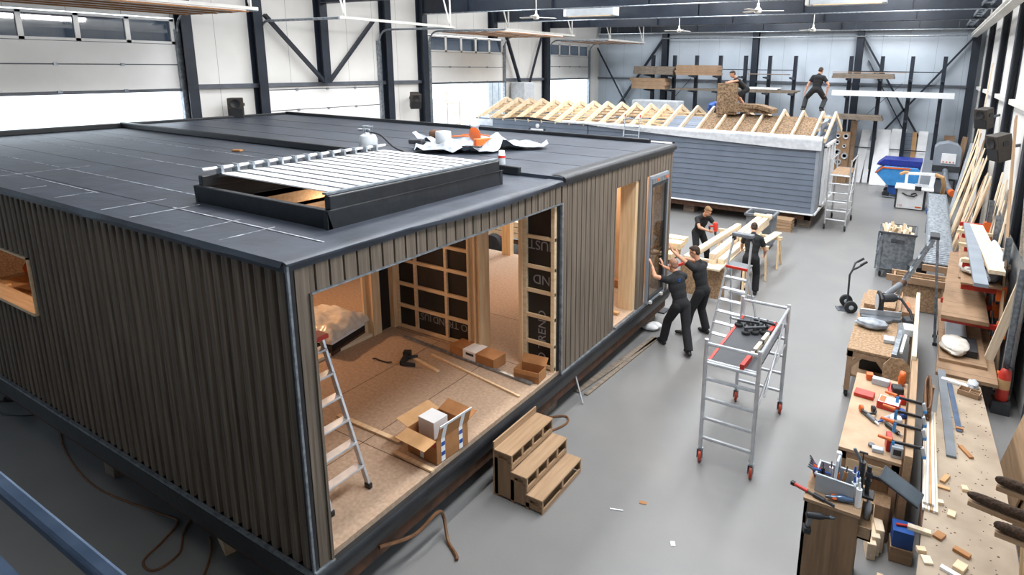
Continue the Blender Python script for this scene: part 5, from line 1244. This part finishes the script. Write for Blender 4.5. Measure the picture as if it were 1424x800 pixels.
o = MB().lathe([(.02,0),(.035,.005),(.035,.035),(.02,.04)],n=16).build('tape_roll','plastic_grey',None,True,recenter=False); o.location = (-.12,7.24,bz); tag(o,'small grey tape roll at the front of the clamp bench','tape',g)
rbox('grey_tin','small grey tin at the front of the clamp bench','tin',-.05,7.17,bz,.12,.08,.05,'plastic_light',.1,g)
rbox('red_packet','upright dark red packet at the front of the clamp bench','packet',.05,7.3,bz,.06,.14,.18,'red',.15,g)
rbox('grey_box','grey box with a dark window at the front right of the clamp bench','box',.14,7.2,bz,.12,.14,.14,'plastic_light',.1,g); o = bpy.data.objects['grey_box']; MB().box(-.04,.04,-.072,-.07,.04,.11).build('window','dark_grey',o)
rbox('blue_can','blue tool lying between the clamps and the carton','tool',.17,8.15,bz,.07,.16,.07,'blue',.3,g,.02)
rbox('red_tool','red tool lying behind the orange-labelled carton','tool',.15,8.5,bz,.08,.14,.08,'red',.2,g,.02)
rbox('dark_tool','dark tool case at the far right of the clamp bench','tool',.08,8.75,bz,.14,.16,.1,'black',.2,g,.02)
for k,y in enumerate((8.27,7.91,7.6,7.19)):
    t = thing('bar_clamp','blue and orange clamp over the brown board, number %d from the far end'%(k+1),'clamp',(.26,y,1.06),R(-4+3*k),'clamps on the brown board')
    MB().box(-.2,.14,-.012,.012,.0,.03).build('clamp_bar','black',t)
    MB().tube((-.32,.05,.02),(-.18,.0,.03),.018,.024,n=8).build('grip','orange',t,True)
    MB().bar((-.17,0,.03),(-.17,0,-.1),.035,.04).build('jaw','skyblue',t,bevel=.008); MB().bar((.12,0,.03),(.15,0,-.08),.04,.045).build('fixed_jaw','plastic_light',t,bevel=.008)
    MB().box(.13,.17,-.025,.025,-.1,-.06).build('jaw_pad','skyblue',t,bevel=.006)
# cabinet with the tool caddy
t = thing('tool_cabinet','brown plywood cabinet in front with cordless tools on top','cabinet',(-.36,6.05,0),world=True)
MB().box(-.62,-.12,5.8,5.83,.0,.97).build('side_panel','ply_z',t); MB().box(-.62,-.12,6.27,6.3,.0,.97).build('side_panel','ply_z',t)
MB().box(-.62,-.59,5.8,6.3,.0,.97).build('back_panel','ply_z',t); MB().box(-.63,-.11,5.79,6.31,.965,1.0).build('cabinet_top','ply_x',t,bevel=.003)
MB().box(-.6,-.12,5.83,6.27,.35,.38).build('shelf','ply_y',t); MB().box(-.6,-.12,5.83,6.27,.68,.71).build('shelf','ply_y',t)
MB().box(-.12,.0,5.84,6.26,.72,.74).box(-.01,.0,5.84,6.26,.72,.86).box(-.12,.0,5.84,5.85,.72,.86).box(-.12,.0,6.25,6.26,.72,.86).build('side_tray','ply_y',t)
o = MB().lathe([(.03,0),(.034,.01),(.034,.16),(.015,.2),(.012,.24)],n=14).build('glue_bottle','plastic_light',None,True,recenter=False); o.location = (-.06,6.15,.742); tag(o,'clear bottle in the side tray of the tool cabinet','bottle')
t = thing('tool_caddy','light grey plastic tool caddy full of pliers on the cabinet','tool caddy',(-.37,6.06,1.002),R(-3))
m = MB()
for (a,b,c_,d_) in ((-.18,.18,-.12,-.112),(-.18,.18,.112,.12),(-.18,-.172,-.12,.12),(.172,.18,-.12,.12),(-.004,.004,-.12,.12)): m.box(a,b,c_,d_,0,.2)
m.box(-.18,.18,-.12,.12,0,.008); m.build('caddy_box','plastic_light',t,bevel=.002)
MB().box(-.19,.19,-.13,-.11,.19,.205).box(-.19,.19,.11,.13,.19,.205).box(-.19,-.17,-.13,.13,.19,.205).box(.17,.19,-.13,.13,.19,.205).build('rim','plastic_light',t,bevel=.004)
MB().path([(.0,-.1,.2),(.0,-.05,.36),(.0,.05,.36),(.0,.1,.2)],.014).build('handle','plastic_light',t,True)
g = 'tools in the grey caddy'
random.seed(6)
def pliers(x,y,z,rx,ry,rz,col,lab):
    t = thing('pliers',lab,'pliers',(x,y,z),group=g,rot=(rx,ry,rz))
    for s in (-1,1): MB().path([(s*.004,0,.05),(s*.026,0,-.03),(s*.034,0,-.15)],.012,6).build('grip',col,t,True)
    MB().lathe([(.014,0),(.016,.02),(.006,.07)],(0,0,.03),(0,0,1),8).build('jaws','steel',t,True)
for k,(col,w) in enumerate((('blue','blue'),('red','red'),('orange','orange'),('blue','dark blue'),('red','dark red'),('navyblue','navy'))):
    pliers(-.56-.012*k,6.0+.04*k,1.2-.012*k,R(25-8*k),R(-60+9*k),R(15*k),col,'%s-handled pliers hanging from the left side of the tool caddy, number %d'%(w,k+1))
for k in range(4):
    a = (.26,.6,1.4,-.5)[k]
    cyl('screwdriver','%s tool standing in the grey caddy, number %d from its left'%(['dark','silver','orange','brown'][k],k+1),'tool',(-.49+.06*k,6.04+.03*(k%2),1.06),(-.5+.07*k,6.02+.05*(k%2),1.24),.018,['black','alu','orange','card'][k],'steel',g)
for k,(x,y) in enumerate(((-.2,6.0),(-.18,6.1),(-.215,6.17))):
    cyl('spray_can','blue-topped spray can beside the grey caddy, number %d from the front'%(k+1),'can',(x,y,1.002),(x,y,1.2),.028,'plastic_light','blue',g)
cyl('sealant_tube','white sealant tube standing right of the caddy','tube',(-.15,5.92,1.002),(-.15,5.92,1.2),.027,'white','white',g)
t = thing('caulking_gun','dark caulking gun standing upright behind the spray cans','caulking gun',(-.16,6.24,1.002),0,g)
MB().tube((0,0,0),(0,0,.3),.032,n=14).build('barrel','dark_grey',t,True); MB().tube((0,0,.3),(0,0,.4),.006,n=6).bar((-.04,0,.4),(.04,0,.4),.015,.015).build('plunger','black',t); MB().bar((-.02,0,.31),(-.09,0,.42),.025,.03).build('trigger','plastic_grey',t,bevel=.006)
rbox('white_tool','white handled tool leaning out of the caddy','tool',-.38,6.2,1.2,.05,.05,.16,'white',.3,g,.012)
def drill(label, loc, rz, rot=None, col='dark_grey', acc='plastic_grey'):
    t = thing('cordless_drill',label,'drill',loc,rz,'cordless drills on the cabinet',rot=rot)
    MB().lathe([(.02,-.1),(.032,-.09),(.034,.02),(.028,.06),(.02,.075),(.017,.12)],(0,0,.04),(1,0,0),14).build('motor_body',col,t,True)
    MB().bar((-.05,0,.04),(-.075,-.13,.04),.035,.042,(0,0,1)).build('handle',acc,t,bevel=.01)
    MB().bar((-.075,-.13,.04),(-.085,-.19,.04),.07,.09,(0,0,1)).build('battery','black',t,bevel=.008)
    MB().lathe([(.018,.12),(.02,.13),(.012,.17)],(0,0,.04),(1,0,0),10).build('chuck','steel',t,True)
    return t
drill('grey cordless drill with orange ring lying on the front edge of the cabinet',(-.28,5.92,1.0),R(200),col='rail_blue')
o = MB().lathe([(.03,-.012),(.04,0),(.03,.012)],(0,0,.04),(0,0,1),16).build('tape_roll','orange',None,True,recenter=False); o.location = (-.36,5.9,1.0); tag(o,'small orange roll on the cabinet in front of the caddy','roll')
drill('black cordless drill hanging on the front of the cabinet',(-.5,5.755,.9),0,rot=(R(90),R(0),R(20)),col='black')
t = thing('bar_clamp','red and black bar clamp lying across the front of the cabinet','clamp',(-.55,5.86,1.002),R(-18))
MB().box(-.22,.22,-.008,.008,.0,.025).build('clamp_bar','steel',t); MB().tube((-.2,0,.02),(-.06,0,.02),.017,n=8).build('grip','red',t,True); MB().box(-.24,-.2,-.02,.02,0,.04).build('jaw','black',t,bevel=.005); MB().box(.0,.12,-.02,.02,0,.035).build('slide','dark_grey',t,bevel=.005)
t = thing('tablet_arm','black tablet on a jointed arm clamped to the cabinet','tablet arm',(-.1,6.15,1.0),world=True)
MB().box(-.16,-.02,6.08,6.22,1.0,1.03).build('foot','black',t,bevel=.005); MB().tube((-.09,6.15,1.03),(-.09,6.15,1.33),.022,n=10).build('post','black',t,True)
for z in (1.15,1.24): MB().tube((-.09,6.15,z-.03),(-.09,6.15,z+.03),.034,n=10).build('collar','black',t,True)
MB().bar((-.09,6.15,1.23),(.08,6.16,1.22),.035,.04).build('arm','black',t,bevel=.008)
Mx = Matrix.LocRotScale(V((.2,6.17,1.2)),Euler((R(12),R(24),R(-8))),None)
MB().box(-.2,.2,-.1,.1,-.012,.012,Mx).build('tablet','dark_grey',t,bevel=.006); MB().box(-.185,.185,-.085,.085,.0125,.0135,Mx).build('screen','screen',t); MB().box(.0,.04,-.04,.04,-.06,-.012,Mx).build('joint','black',t)
# things below the benches
o = MB().box(-.1,.1,-.1,.1,0,.2).build('blue_crate','blue',None,bevel=.006,recenter=False); o.location = (.29,6.72,.0); o.rotation_euler = (0,0,.1); tag(o,'blue crate on the floor below the big table edge','crate')
rbox('crate_stand','low wooden box under the blue crate','box',.29,6.72,0,.22,.22,.0001+.18,'ply_x',.1); bpy.data.objects['blue_crate'].location.z = .182
cyl('screwdriver','red screwdriver lying on the blue crate','screwdriver',(.22,6.7,.396),(.36,6.74,.398),.014,'red','steel',None)
for k in range(3): rbox('wood_offcut','pale offcut block stacked on the floor behind the cabinet, number %d'%(k+1),'offcut',-.0+.03*k,6.62+.08*k,.0,.09,.24,.2+.04*k,'pine_y',.2,'offcuts behind the cabinet')
rbox('offcut_box','dark plywood box on the floor behind the cabinet','box',.0,7.0,0,.3,.3,.45,'ply_z',0)
rbox('green_board','teal board standing at the bottom picture edge','board',.18,5.75,.3,.3,.3,.02,'siding',.1); rbox('board_stand','plywood stand below the teal board','stand',.18,5.75,0,.2,.2,.298,'ply_z',.1); rbox('wood_offcut','pale block standing on the teal board','offcut',.12,5.75,.322,.06,.06,.16,'pine_z',.1)
# ---------------------------------------------------------------- the big table
t = thing('big_table','large worn table along the right wall strewn with wood scraps','table',(.78,7.4,0),world=True)
mat('worn','#ab9a86','#93826f',2.2,rough=.75,detail=8)
MB().prism([(.36,5.0),(1.2,5.0),(1.2,7.5),(1.1,9.75),(1.0,9.85),(.62,9.85)],.765,.8,lambda a,b,z: V((a,b,z))).build('table_top','worn',t)
for x in (.5,1.08):
    for y in (5.2,7.4,9.5): MB().box(x-.04,x+.04,y-.04,y+.04,0,.765).build('leg','mdf',t)
MB().box(.42,.45,5.1,9.5,.6,.765).build('apron','rust',t); MB().box(.45,1.15,5.2,9.6,.3,.33).build('shelf','ply_y',t)
random.seed(12); g = 'wood scraps on the big table'
sp = [(.63,7.16,.05,.17,'upright-lying stick in the middle of the big table'),(.61,6.99,.13,.05,'short stick just in front of the other in the table middle'),(.81,7.08,.06,.08,'small block right of the two short sticks'),(.58,6.7,.06,.06,'small block near the end of the moulding bundle'),(.68,6.57,.07,.1,'brown block right of the bundle end'),(.57,6.16,.08,.11,'brown block lying halfway along the near table end'),(.4,6.14,.2,.06,'holed wooden strip at the left table edge'),(.36+.06,5.86,.08,.06,'small block at the left edge of the near table end'),(.47,5.76,.08,.1,'reddish block close to the near table corner'),(.75,6.02,.14,.06,'tapered pale offcut right on the near table end'),(.73,5.81,.09,.12,'pale square block at the near table end'),(.67,5.7,.2,.05,'white strip at the bottom picture edge of the table'),(.85,7.85,.05,.24,'thin stick alone beside the grey strips'),(.8,8.35,.08,.04,'small chip lying at the end of the narrow grey strip')]
for x,y,sx,sy,lab in sp:
    rbox('wood_scrap',lab,'scrap',x,y,.801,sx,sy,random.uniform(.02,.04),random.choice(['pine_y','card','card_light','pine_x']) if 'white' not in lab else 'white',random.uniform(-.5,.5),g,.003)
m = MB()
for k in range(160):
    x = random.uniform(.42,1.15); y = random.uniform(5.1,9.5); r = random.uniform(.003,.01); m.box(x-r,x+r,y-r*.6,y+r*.6,.8,.803)
tag(m.build('sawdust','rust',None),'dark crumbs and wood dust scattered over the big table','crumbs',kind='stuff')
g = 'mouldings on the big table'
for k in range(6):
    plank('moulding','pale moulding strip in the bundle on the big table, number %d from its left'%(k+1),'moulding',(.42+.022*k,8.6,.815),(.43+.024*k,6.5,.815),.02,.028,['white','pine_y','white','card_light','white','pine_y'][k],g)
for k in range(4):
    plank('moulding','moulding strip on top of the bundle on the big table, number %d from its left'%(k+1),'moulding',(.43+.024*k,8.5,.845),(.435+.026*k,6.56,.845),.022,.028,['pine_y','white','card_light','white'][k],g)
plank('grey_strip','wide grey strip lying lengthwise on the big table','strip',(.62,10.0,.815),(.7,7.65,.815),.1,.028,'plastic_grey')
plank('grey_strip','narrow perforated grey strip beside the wide grey strip','strip',(.72,9.6,.812),(.8,8.3,.812),.06,.022,'rail_blue')
plank('white_strip','white strip lying across the far end of the big table','strip',(.62,9.72,.82),(.95,9.64,.82),.07,.03,'white')
t = thing('divider_tray','small wooden tray with compartments at the far end of the big table','tray',(.95,9.42,.801),R(-14))
m = MB().box(-.13,.13,-.08,.08,0,.008)
for (a,b,c_,d_) in ((-.13,.13,-.08,-.07),(-.13,.13,.07,.08),(-.13,-.12,-.08,.08),(.12,.13,-.08,.08)): m.box(a,b,c_,d_,0,.07)
m.build('tray_box','mdf',t); MB().box(-.005,.005,-.07,.07,.008,.06).box(.0,.12,-.005,.005,.008,.06).build('divider','mdf',t)
bag('blue_bag','silver and blue crumpled bag at the far table corner','bag',(1.0,9.68,.801),.07,.12,.05,'plastic_light',6)
pts = []
for k in range(70):
    a = 2*PI*k/14; pts.append((.44+.03*math.cos(a)+.02*noise.noise(V((k*.3,0,0))),8.75+.5*math.sin(a)+.05*noise.noise(V((k*.35,4,0))),.9+.02*k/14+.06*math.cos(a*.5)))
o = MB().path(pts,.012,6).build('cable_coil','cable',None,True); tag(o,'brown coiled cable lying behind the brown clamp board','cable')
# brooms, bristles up, at the right edge
for k,(x,y,z,rz,lab) in enumerate(((1.02,5.85,1.5,R(-12),'brown bristle broom head lying lowest at the right picture edge, the long middle one'),(1.12,6.05,1.62,R(-10),'brown bristle broom head at the right picture edge, highest of the three'),(1.1,5.62,1.46,R(-8),'brown bristle broom head at the right picture edge, nearest the table scraps'))):
    t = thing('broom',lab,'broom',(x,y,0),rz,'brooms at the table edge')
    L = .33 if k == 0 else .22
    def bp(u,v):
        a = 2*PI*u; w = .038*(1+.25*noise.noise(V((v*30,u*6,k)))); xx = -L+2*L*v; e = (1-abs(2*v-1)**6)**.5
        return V((xx,w*e*math.cos(a),z+.0+.045*e*math.sin(a)))
    MB().sheet(None,20,60,bp).build('bristles','brown_hair',t,True)
    MB().box(-L+.02,L-.02,-.03,.03,z-.1,z-.05).build('broom_back','ply_x',t,bevel=.008)
    MB().tube((L*.7,.0,0),(L*.3,0,z-.07),.014,n=8).build('broom_handle','pine_z',t,True)
# railing of the platform the picture is taken from
t = thing('handrail','blue-grey steel handrail at the lower left picture corner','railing',(-3.2,.72,0),world=True)
MB().box(-6.5,-1.4,.70,.755,3.47,3.525).build('top_rail','rail_blue',t,bevel=.012)
for x in (-6.2,-4.8,-1.9): MB().box(x-.03,x+.03,.7,.755,2.4,3.47).build('baluster','rail_blue',t)
MB().box(-6.5,-1.4,.70,.75,2.95,3.0).build('mid_rail','rail_blue',t)
struct(MB().box(-6.6,-1.3,-3.9,.8,2.3,2.42).build('floor_platform','steel',recenter=False))
for x in (-6.2,-1.7): struct(MB().box(x-.08,x+.08,.55,.71,0,2.3).build('column','navy'))
mat('stubble','#9a7460','#8a6552',30,rough=.7)
# ---------------------------------------------------------------- people
def cap(m, p, q, r1, r2=None, n=10):
    p, q = V(p), V(q); r2 = r1 if r2 is None else r2
    m.path([p,q],r1,n,r2)
    m.ell(p,r1,r1,r1,None,n,6); m.ell(q,r2,r2,r2,None,n,6)
def remesh(m, name, mt, parent, vox, it=5):
    me = bpy.data.meshes.new('tmp'); me.from_pydata([tuple(p) for p in m.v],[],m.f)
    o = bpy.data.objects.new('tmp',me); COL.objects.link(o)
    r = o.modifiers.new('r','REMESH'); r.mode = 'VOXEL'; r.voxel_size = vox; r.use_smooth_shade = True
    s = o.modifiers.new('s','SMOOTH'); s.iterations = it; s.factor = .5
    dg = bpy.context.evaluated_depsgraph_get(); dg.update(); ev = o.evaluated_get(dg)
    me2 = bpy.data.meshes.new_from_object(ev); bpy.data.objects.remove(o)
    off = WORLD_OFF[parent.name]; me2.transform(off)
    for p in me2.polygons: p.use_smooth = True
    ob = bpy.data.objects.new(name,me2); COL.objects.link(ob); ob.parent = parent; me2.materials.clear(); me2.materials.append(M_(mt)); return ob
def ik(a, b, l1, l2, pole):
    a, b, pole = V(a), V(b), V(pole); d = b-a; L = d.length
    if L > (l1+l2)*.995: b = a+d.normalized()*(l1+l2)*.995; d = b-a; L = d.length
    u = d.normalized(); x = (l1*l1-l2*l2+L*L)/(2*L); h = math.sqrt(max(0,l1*l1-x*x))
    n = pole-u*pole.dot(u); n = n.normalized() if n.length > 1e-6 else frame(u)[0]
    return a+u*x+n*h, b
def hand(m, w, d, n, side, curl=.35, k=1.0):
    "w wrist, d along the hand, n out of the palm, side = direction of the thumb"
    w, d, n = V(w), V(d).normalized(), V(n); n = (n-d*n.dot(d)).normalized(); s = d.cross(n)
    if s.dot(V(side)) < 0: s = -s
    for j in range(4):                                  # palm as four rays
        a = w+s*(.012-.008*j); b = w+d*.088*k+s*(.030-.02*j); cap(m,a,b,.013*k,.0115*k,8)
        L = (.076,.084,.078,.062)[j]*k; c = b; dd = d; cu = curl*(1+.08*j)
        for ph,fr in enumerate((.45,.32,.23)):
            dd = (dd*math.cos(cu)+n*math.sin(cu)).normalized() if True else dd
            e = c+dd*L*fr; cap(m,c,e,(.0098-.0009*ph)*k,(.009-.0009*ph)*k,8); c = e; 
            nn = n*math.cos(cu)-d*math.sin(cu)
    t0 = w+d*.022*k+s*.018; t1 = t0+(d*.62+s*.75+n*.25).normalized()*.045*k; t2 = t1+(d*.85+s*.35+n*.4).normalized()*.034*k; t3 = t2+(d*.9+n*.4).normalized()*.025*k
    cap(m,t0,t1,.0135*k,.011*k,8); cap(m,t1,t2,.0105*k,.0095*k,8); cap(m,t2,t3,.0095*k,.008*k,8)
def person(label, J, look, shorts=False, trouser='cloth', shirt='cloth', hair='hair', bald=False, curl=(.35,.35), palm=(None,None), sc=1.0, glasses=False, logo=False):
    g0 = V((J['pelvis'][0],J['pelvis'][1],min(J['footL'][2],J['footR'][2])))
    t = thing('person',label,'person',g0,world=True)
    P, C = V(J['pelvis']), V(J['chest']); up = (C-P).normalized(); N = V(J['neck']); H = V(J['head'])
    fwd = V(J['fwd']); fwd = (fwd-up*fwd.dot(up)).normalized(); side = fwd.cross(up).normalized()      # to the person's right
    tors = Matrix((side,fwd,up)).transposed()
    B, T, K = MB(), MB(), MB()
    def torso(m, e):
        m.ell(P+up*.03,.158+e,.118+e,.15+e,tors,16,10); m.ell(P+(C-P)*.5,.148+e,.108+e,.2+e,tors,16,10)
        m.ell(P+(C-P)*.86+fwd*.01,.172+e,.118+e,.2+e,tors,16,10); m.ell(C+up*.05-fwd*.015,.165+e,.095+e,.11+e,tors,16,10)
    torso(B,-.012); torso(T,.008)
    lk = V(look).normalized(); hu = (H-N).normalized(); hu = (hu+V((0,0,.6))).normalized(); hu = (hu-lk*hu.dot(lk)).normalized(); hs = lk.cross(hu)
    hm = Matrix((hs,lk,hu)).transposed()
    cap(B,N-up*.05,H-hu*.05-lk*.01,.062,.056,12); cap(T,N-up*.05,N-up*.02,.078,.07,12)
    # head: skull, jaw, brow, nose, chin, ears
    B.ell(H+hu*.025-lk*.012,.076,.097,.092,hm,18,12); B.ell(H-hu*.04+lk*.026,.06,.07,.078,hm,16,10); B.ell(H-hu*.095+lk*.06,.03,.024,.02,hm)
    cap(B,H+hu*.008+lk*.09,H-hu*.032+lk*.108,.009,.0145,8); cap(B,H+hu*.028+lk*.083-hs*.035,H+hu*.028+lk*.083+hs*.035,.011,.011,8)
    for s in (-1,1): B.ell(H-hu*.005+hs*s*.078-lk*.012,.01,.022,.033,hm)
    for s in (-1,1): B.ell(H-hu*.03+hs*s*.036+lk*.068,.022,.02,.022,hm)
    cap(B,H-hu*.062+lk*.094-hs*.02,H-hu*.062+lk*.094+hs*.02,.0085,.0085,8)
    for i,k in enumerate('LR'):
        s = -1 if k == 'L' else 1
        sh = V(J['sh'+k]) if 'sh'+k in J else C+up*.09+side*s*.175
        tgt = V(J['hand'+k]); el, wr = ik(sh,tgt,.30*sc,.265*sc,J.get('pole'+k,(-fwd-up*.6+side*s*.7)))
        cap(B,N-up*.06+side*s*.04,sh,.06,.056,12); cap(T,N-up*.065+side*s*.05,sh,.068,.07,12)
        cap(B,sh,el,.052,.041,12); cap(B,el,wr,.041,.027,12); B.ell(el+(wr-el)*.25,.044,.044,.075,Matrix(frame(wr-el)).transposed(),12,8)
        sl = sh+(el-sh)*.62; cap(T,sh,sh,.07); T.path([sh,sl],.07,14,.064)
        hd = V(J['hdir'+k]) if 'hdir'+k in J else (wr-el)
        pn = palm[i] if palm[i] is not None else -side*s
        hand(B,wr,hd,pn,J.get('thumb'+k,fwd+up),curl[i])
        hp = P-up*.02+side*s*.088; an = V(J['foot'+k])+V((0,0,.095)); kn, an = ik(hp,an,.43*sc,.42*sc,J.get('kpole'+k,fwd+side*s*.15))
        tr = K
        cap(B,hp,kn,.075,.05,12); cap(B,kn,an,.05,.035,12); B.ell(kn+(an-kn)*.3-fwd*.012,.05,.05,.11,Matrix(frame(an-kn)).transposed(),12,8)
        K.ell(hp,.1,.1,.11,None,14,8); kk = hp+(kn-hp)*.96
        if shorts: K.path([hp,hp+(kn-hp)*.95],.1,14,.085)
        else:
            cap(K,hp,kn,.108,.085,14); K.path([kn,an+(kn-an).normalized()*.0],.085,14,.082); K.ell(kn,.088,.088,.088)
        fd = V(J.get('fdir'+k,fwd)); fd.z = 0; fd.normalize(); f0 = V((an.x,an.y,an.z-.095))
        sz = V((0,0,1)); fs = fd.cross(sz); fm = Matrix((fs,fd,sz)).transposed(); S_ = MB()
        cap(B,an,f0+sz*.045+fd*.1,.035,.03,10)
        S_.ell(f0+sz*.05-fd*.03,.045,.06,.05,fm); S_.ell(f0+sz*.045+fd*.08,.05,.09,.042,fm); S_.ell(f0+sz*.04+fd*.15,.046,.06,.036,fm); S_.path([an-sz*.03,an+(kn-an).normalized()*.05],.05,12,.052)
        S_.path([f0+sz*.004-fd*.075,f0+sz*.004+fd*.19],.001,4)
        remesh(S_,'shoe','black',t,.012,3)
    K.ell(P+up*.015,.168,.132,.135,tors,16,10)
    remesh(B,'body','skin',t,.0075,4); remesh(T,'t_shirt',shirt,t,.011,5); remesh(K,'shorts' if shorts else 'trousers',trouser,t,.011,5)
    hh = MB()
    hh.ell(H+hu*(.037 if not bald else .03)-lk*.024,.0795,.098,.09 if not bald else .087,hm,20,14); hh.ell(H-hu*.02-lk*.055,.068,.055,.06,hm,14,10)
    if not bald: hh.ell(H+hu*.095+lk*.03,.06,.055,.028,hm,14,8)
    remesh(hh,'hair',hair,t,.009,2)
    for s in (-1,1):
        m = MB(); m.ell(H+hu*.006+lk*.0835+hs*s*.033,.0125,.008,.0075,hm); m.build('eye','white',t,True)
        m = MB(); m.ell(H+hu*.006+lk*.0905+hs*s*.033,.006,.003,.006,hm); m.build('iris','black',t,True)
        m = MB(); m.bar(H+hu*.03+lk*.094+hs*s*.015,H+hu*.033+lk*.086+hs*s*.05,.008,.006); m.build('eyebrow',hair,t)
    if bald:
        bd = MB(); bd.ell(H-hu*.082+lk*.05,.045,.045,.035,hm); remesh(bd,'beard','hair',t,.009,2)
    m = MB(); m.ell(H-hu*.062+lk*.1005,.022,.004,.004,hm); m.build('mouth','rust',t,True)
    if logo:
        q = C+up*.06-fwd*.118; m = MB()
        for k in range(3): m.bar(q-side*.03+up*.02*(k-1),q+side*(.01+.012*k)+up*.02*(k-1),.008,.012,fwd)
        m.build('shirt_print','blue',t)
    if glasses:
        m = MB()
        for s in (-1,1): m.path([H+hu*.006+lk*.1+hs*s*.033+(hs*math.cos(a)*.022+hu*math.sin(a)*.016) for a in [2*PI*k/12 for k in range(12)]],.003,5,closed=True); m.tube(H+hu*.01+lk*.098+hs*s*.055,H+hu*.01-lk*.0+hs*s*.08,.003,n=5)
        m.build('glasses','black',t,True)
    return t
X1 = V((-1,0,0))
person('bearded bald man in black pushing the glass panel, the one nearer the camera',
  dict(pelvis=(-3.55,10.2,.9),chest=(-3.66,10.24,1.28),neck=(-3.7,10.27,1.47),head=(-3.78,10.32,1.6),fwd=(-.8,.6,0),
       handL=(-4.1,10.1,1.55),handR=(-4.1,10.62,1.42),hdirL=(-.35,.0,.95),hdirR=(-.3,.0,.95),footL=(-3.88,10.25,0),footR=(-3.27,9.98,0),fdirL=(.3,-.9,0) if 0 else (-.6,.5,0),fdirR=(-.5,.6,0),thumbL=(0,1,0),thumbR=(0,-1,0)),
  (-.75,.55,-.25),bald=True,logo=True,hair='stubble',palm=(X1,X1),curl=(.12,.12))
person('man in black with short dark hair pushing the glass panel, behind the bald one',
  dict(pelvis=(-3.42,11.05,.93),chest=(-3.5,11.07,1.3),neck=(-3.55,11.1,1.5),head=(-3.64,11.1,1.66),fwd=(-.96,.28,0),
       handL=(-4.1,10.98,1.68),handR=(-4.1,11.3,1.45),hdirL=(-.35,0,.95),hdirR=(-.3,0,.95),footL=(-3.66,10.85,0),footR=(-3.33,11.15,0),fdirL=(-.9,-.1,0),fdirR=(.75,-.4,0) if 0 else (-.7,.3,0),thumbL=(0,1,0),thumbR=(0,-1,0)),
  (-.9,-.1,-.35),hair='hair',palm=(X1,X1),curl=(.12,.12),glasses=True)
person('fair-haired man in black drilling into the thick beam',
  dict(pelvis=(-4.96,15.35,.9),chest=(-4.84,15.22,1.24),neck=(-4.76,15.12,1.42),head=(-4.64,15.05,1.55),fwd=(.75,-.6,0),
       handL=(-4.42,15.12,1.12),handR=(-4.52,14.8,1.1),footL=(-4.75,15.6,0),footR=(-5.05,15.15,0),poleR=(-.5,-.7,-.6),thumbL=(0,0,1),thumbR=(0,0,1)),
  (.7,-.35,-.6),hair='hair_fair',curl=(.75,.75))
person('man in black seen from behind, standing at the beam stack beside the step ladder',
  dict(pelvis=(-3.14,13.7,.92),chest=(-3.15,13.78,1.27),neck=(-3.16,13.84,1.46),head=(-3.19,13.98,1.56),fwd=(-.15,.98,0),
       handL=(-3.48,14.15,.98),handR=(-2.93,14.1,.92),footL=(-3.25,13.65,0),footR=(-3.02,13.82,0),thumbL=(0,0,1),thumbR=(0,0,1)),
  (-.25,.8,-.55),hair='hair',curl=(.5,.5),logo=True)
person('man in black shirt and shorts on the roof bending over an insulation batt',
  dict(pelvis=(-5.86,22.72,4.42),chest=(-6.1,22.6,4.66),neck=(-6.22,22.52,4.82),head=(-6.32,22.45,4.96),fwd=(-.85,-.5,0),
       handL=(-6.3,22.06,4.66),handR=(-6.45,22.12,4.66),footL=(-5.8,22.48,3.78),footR=(-5.92,22.95,3.72),thumbL=(-1,0,0),thumbR=(1,0,0)),
  (-.7,-.55,-.45),shorts=True,hair='hair',curl=(.7,.7),sc=.98)
person('man in dark work trousers standing legs apart on the roof ridge, seen from behind',
  dict(pelvis=(-3.44,22.75,4.5),chest=(-3.42,22.78,4.82),neck=(-3.41,22.82,5.0),head=(-3.38,22.9,5.12),fwd=(.1,.98,0),
       handL=(-3.8,22.72,4.4),handR=(-3.1,22.72,4.4),footL=(-3.8,22.66,3.75),footR=(-3.22,22.66,3.75),poleL=(-1,-.3,0),poleR=(1,-.3,0),kpoleL=(-.5,.8,0),kpoleR=(.4,.8,0),fdirL=(-.5,.8,0),fdirR=(.3,.9,0),thumbL=(0,1,0),thumbR=(0,1,0)),
  (.1,.75,-.6),trouser='cloth_grey',hair='hair',curl=(.5,.5))
t = thing('power_drill','red and black drill held on the thick beam by the fair-haired man','drill',(-4.38,14.95,.98),R(20))
MB().lathe([(.03,-.02),(.055,0),(.055,.18),(.04,.22)],(0,0,.1),(0,0,1),14).build('motor_body','red',t,True)
MB().bar((0,.02,.22),(-.16,.06,.2),.045,.05).build('handle','red',t,bevel=.012); MB().lathe([(.022,0),(.03,.02),(.03,.1)],(0,0,0),(0,0,1),12).build('chuck','dark_grey',t,True); MB().tube((0,0,0),(0,0,-.02),.01,n=8).build('drill_bit','steel',t,True)
MB().bar((-.14,.05,.1),(-.16,.06,.2),.05,.045).build('battery','black',t,bevel=.008)
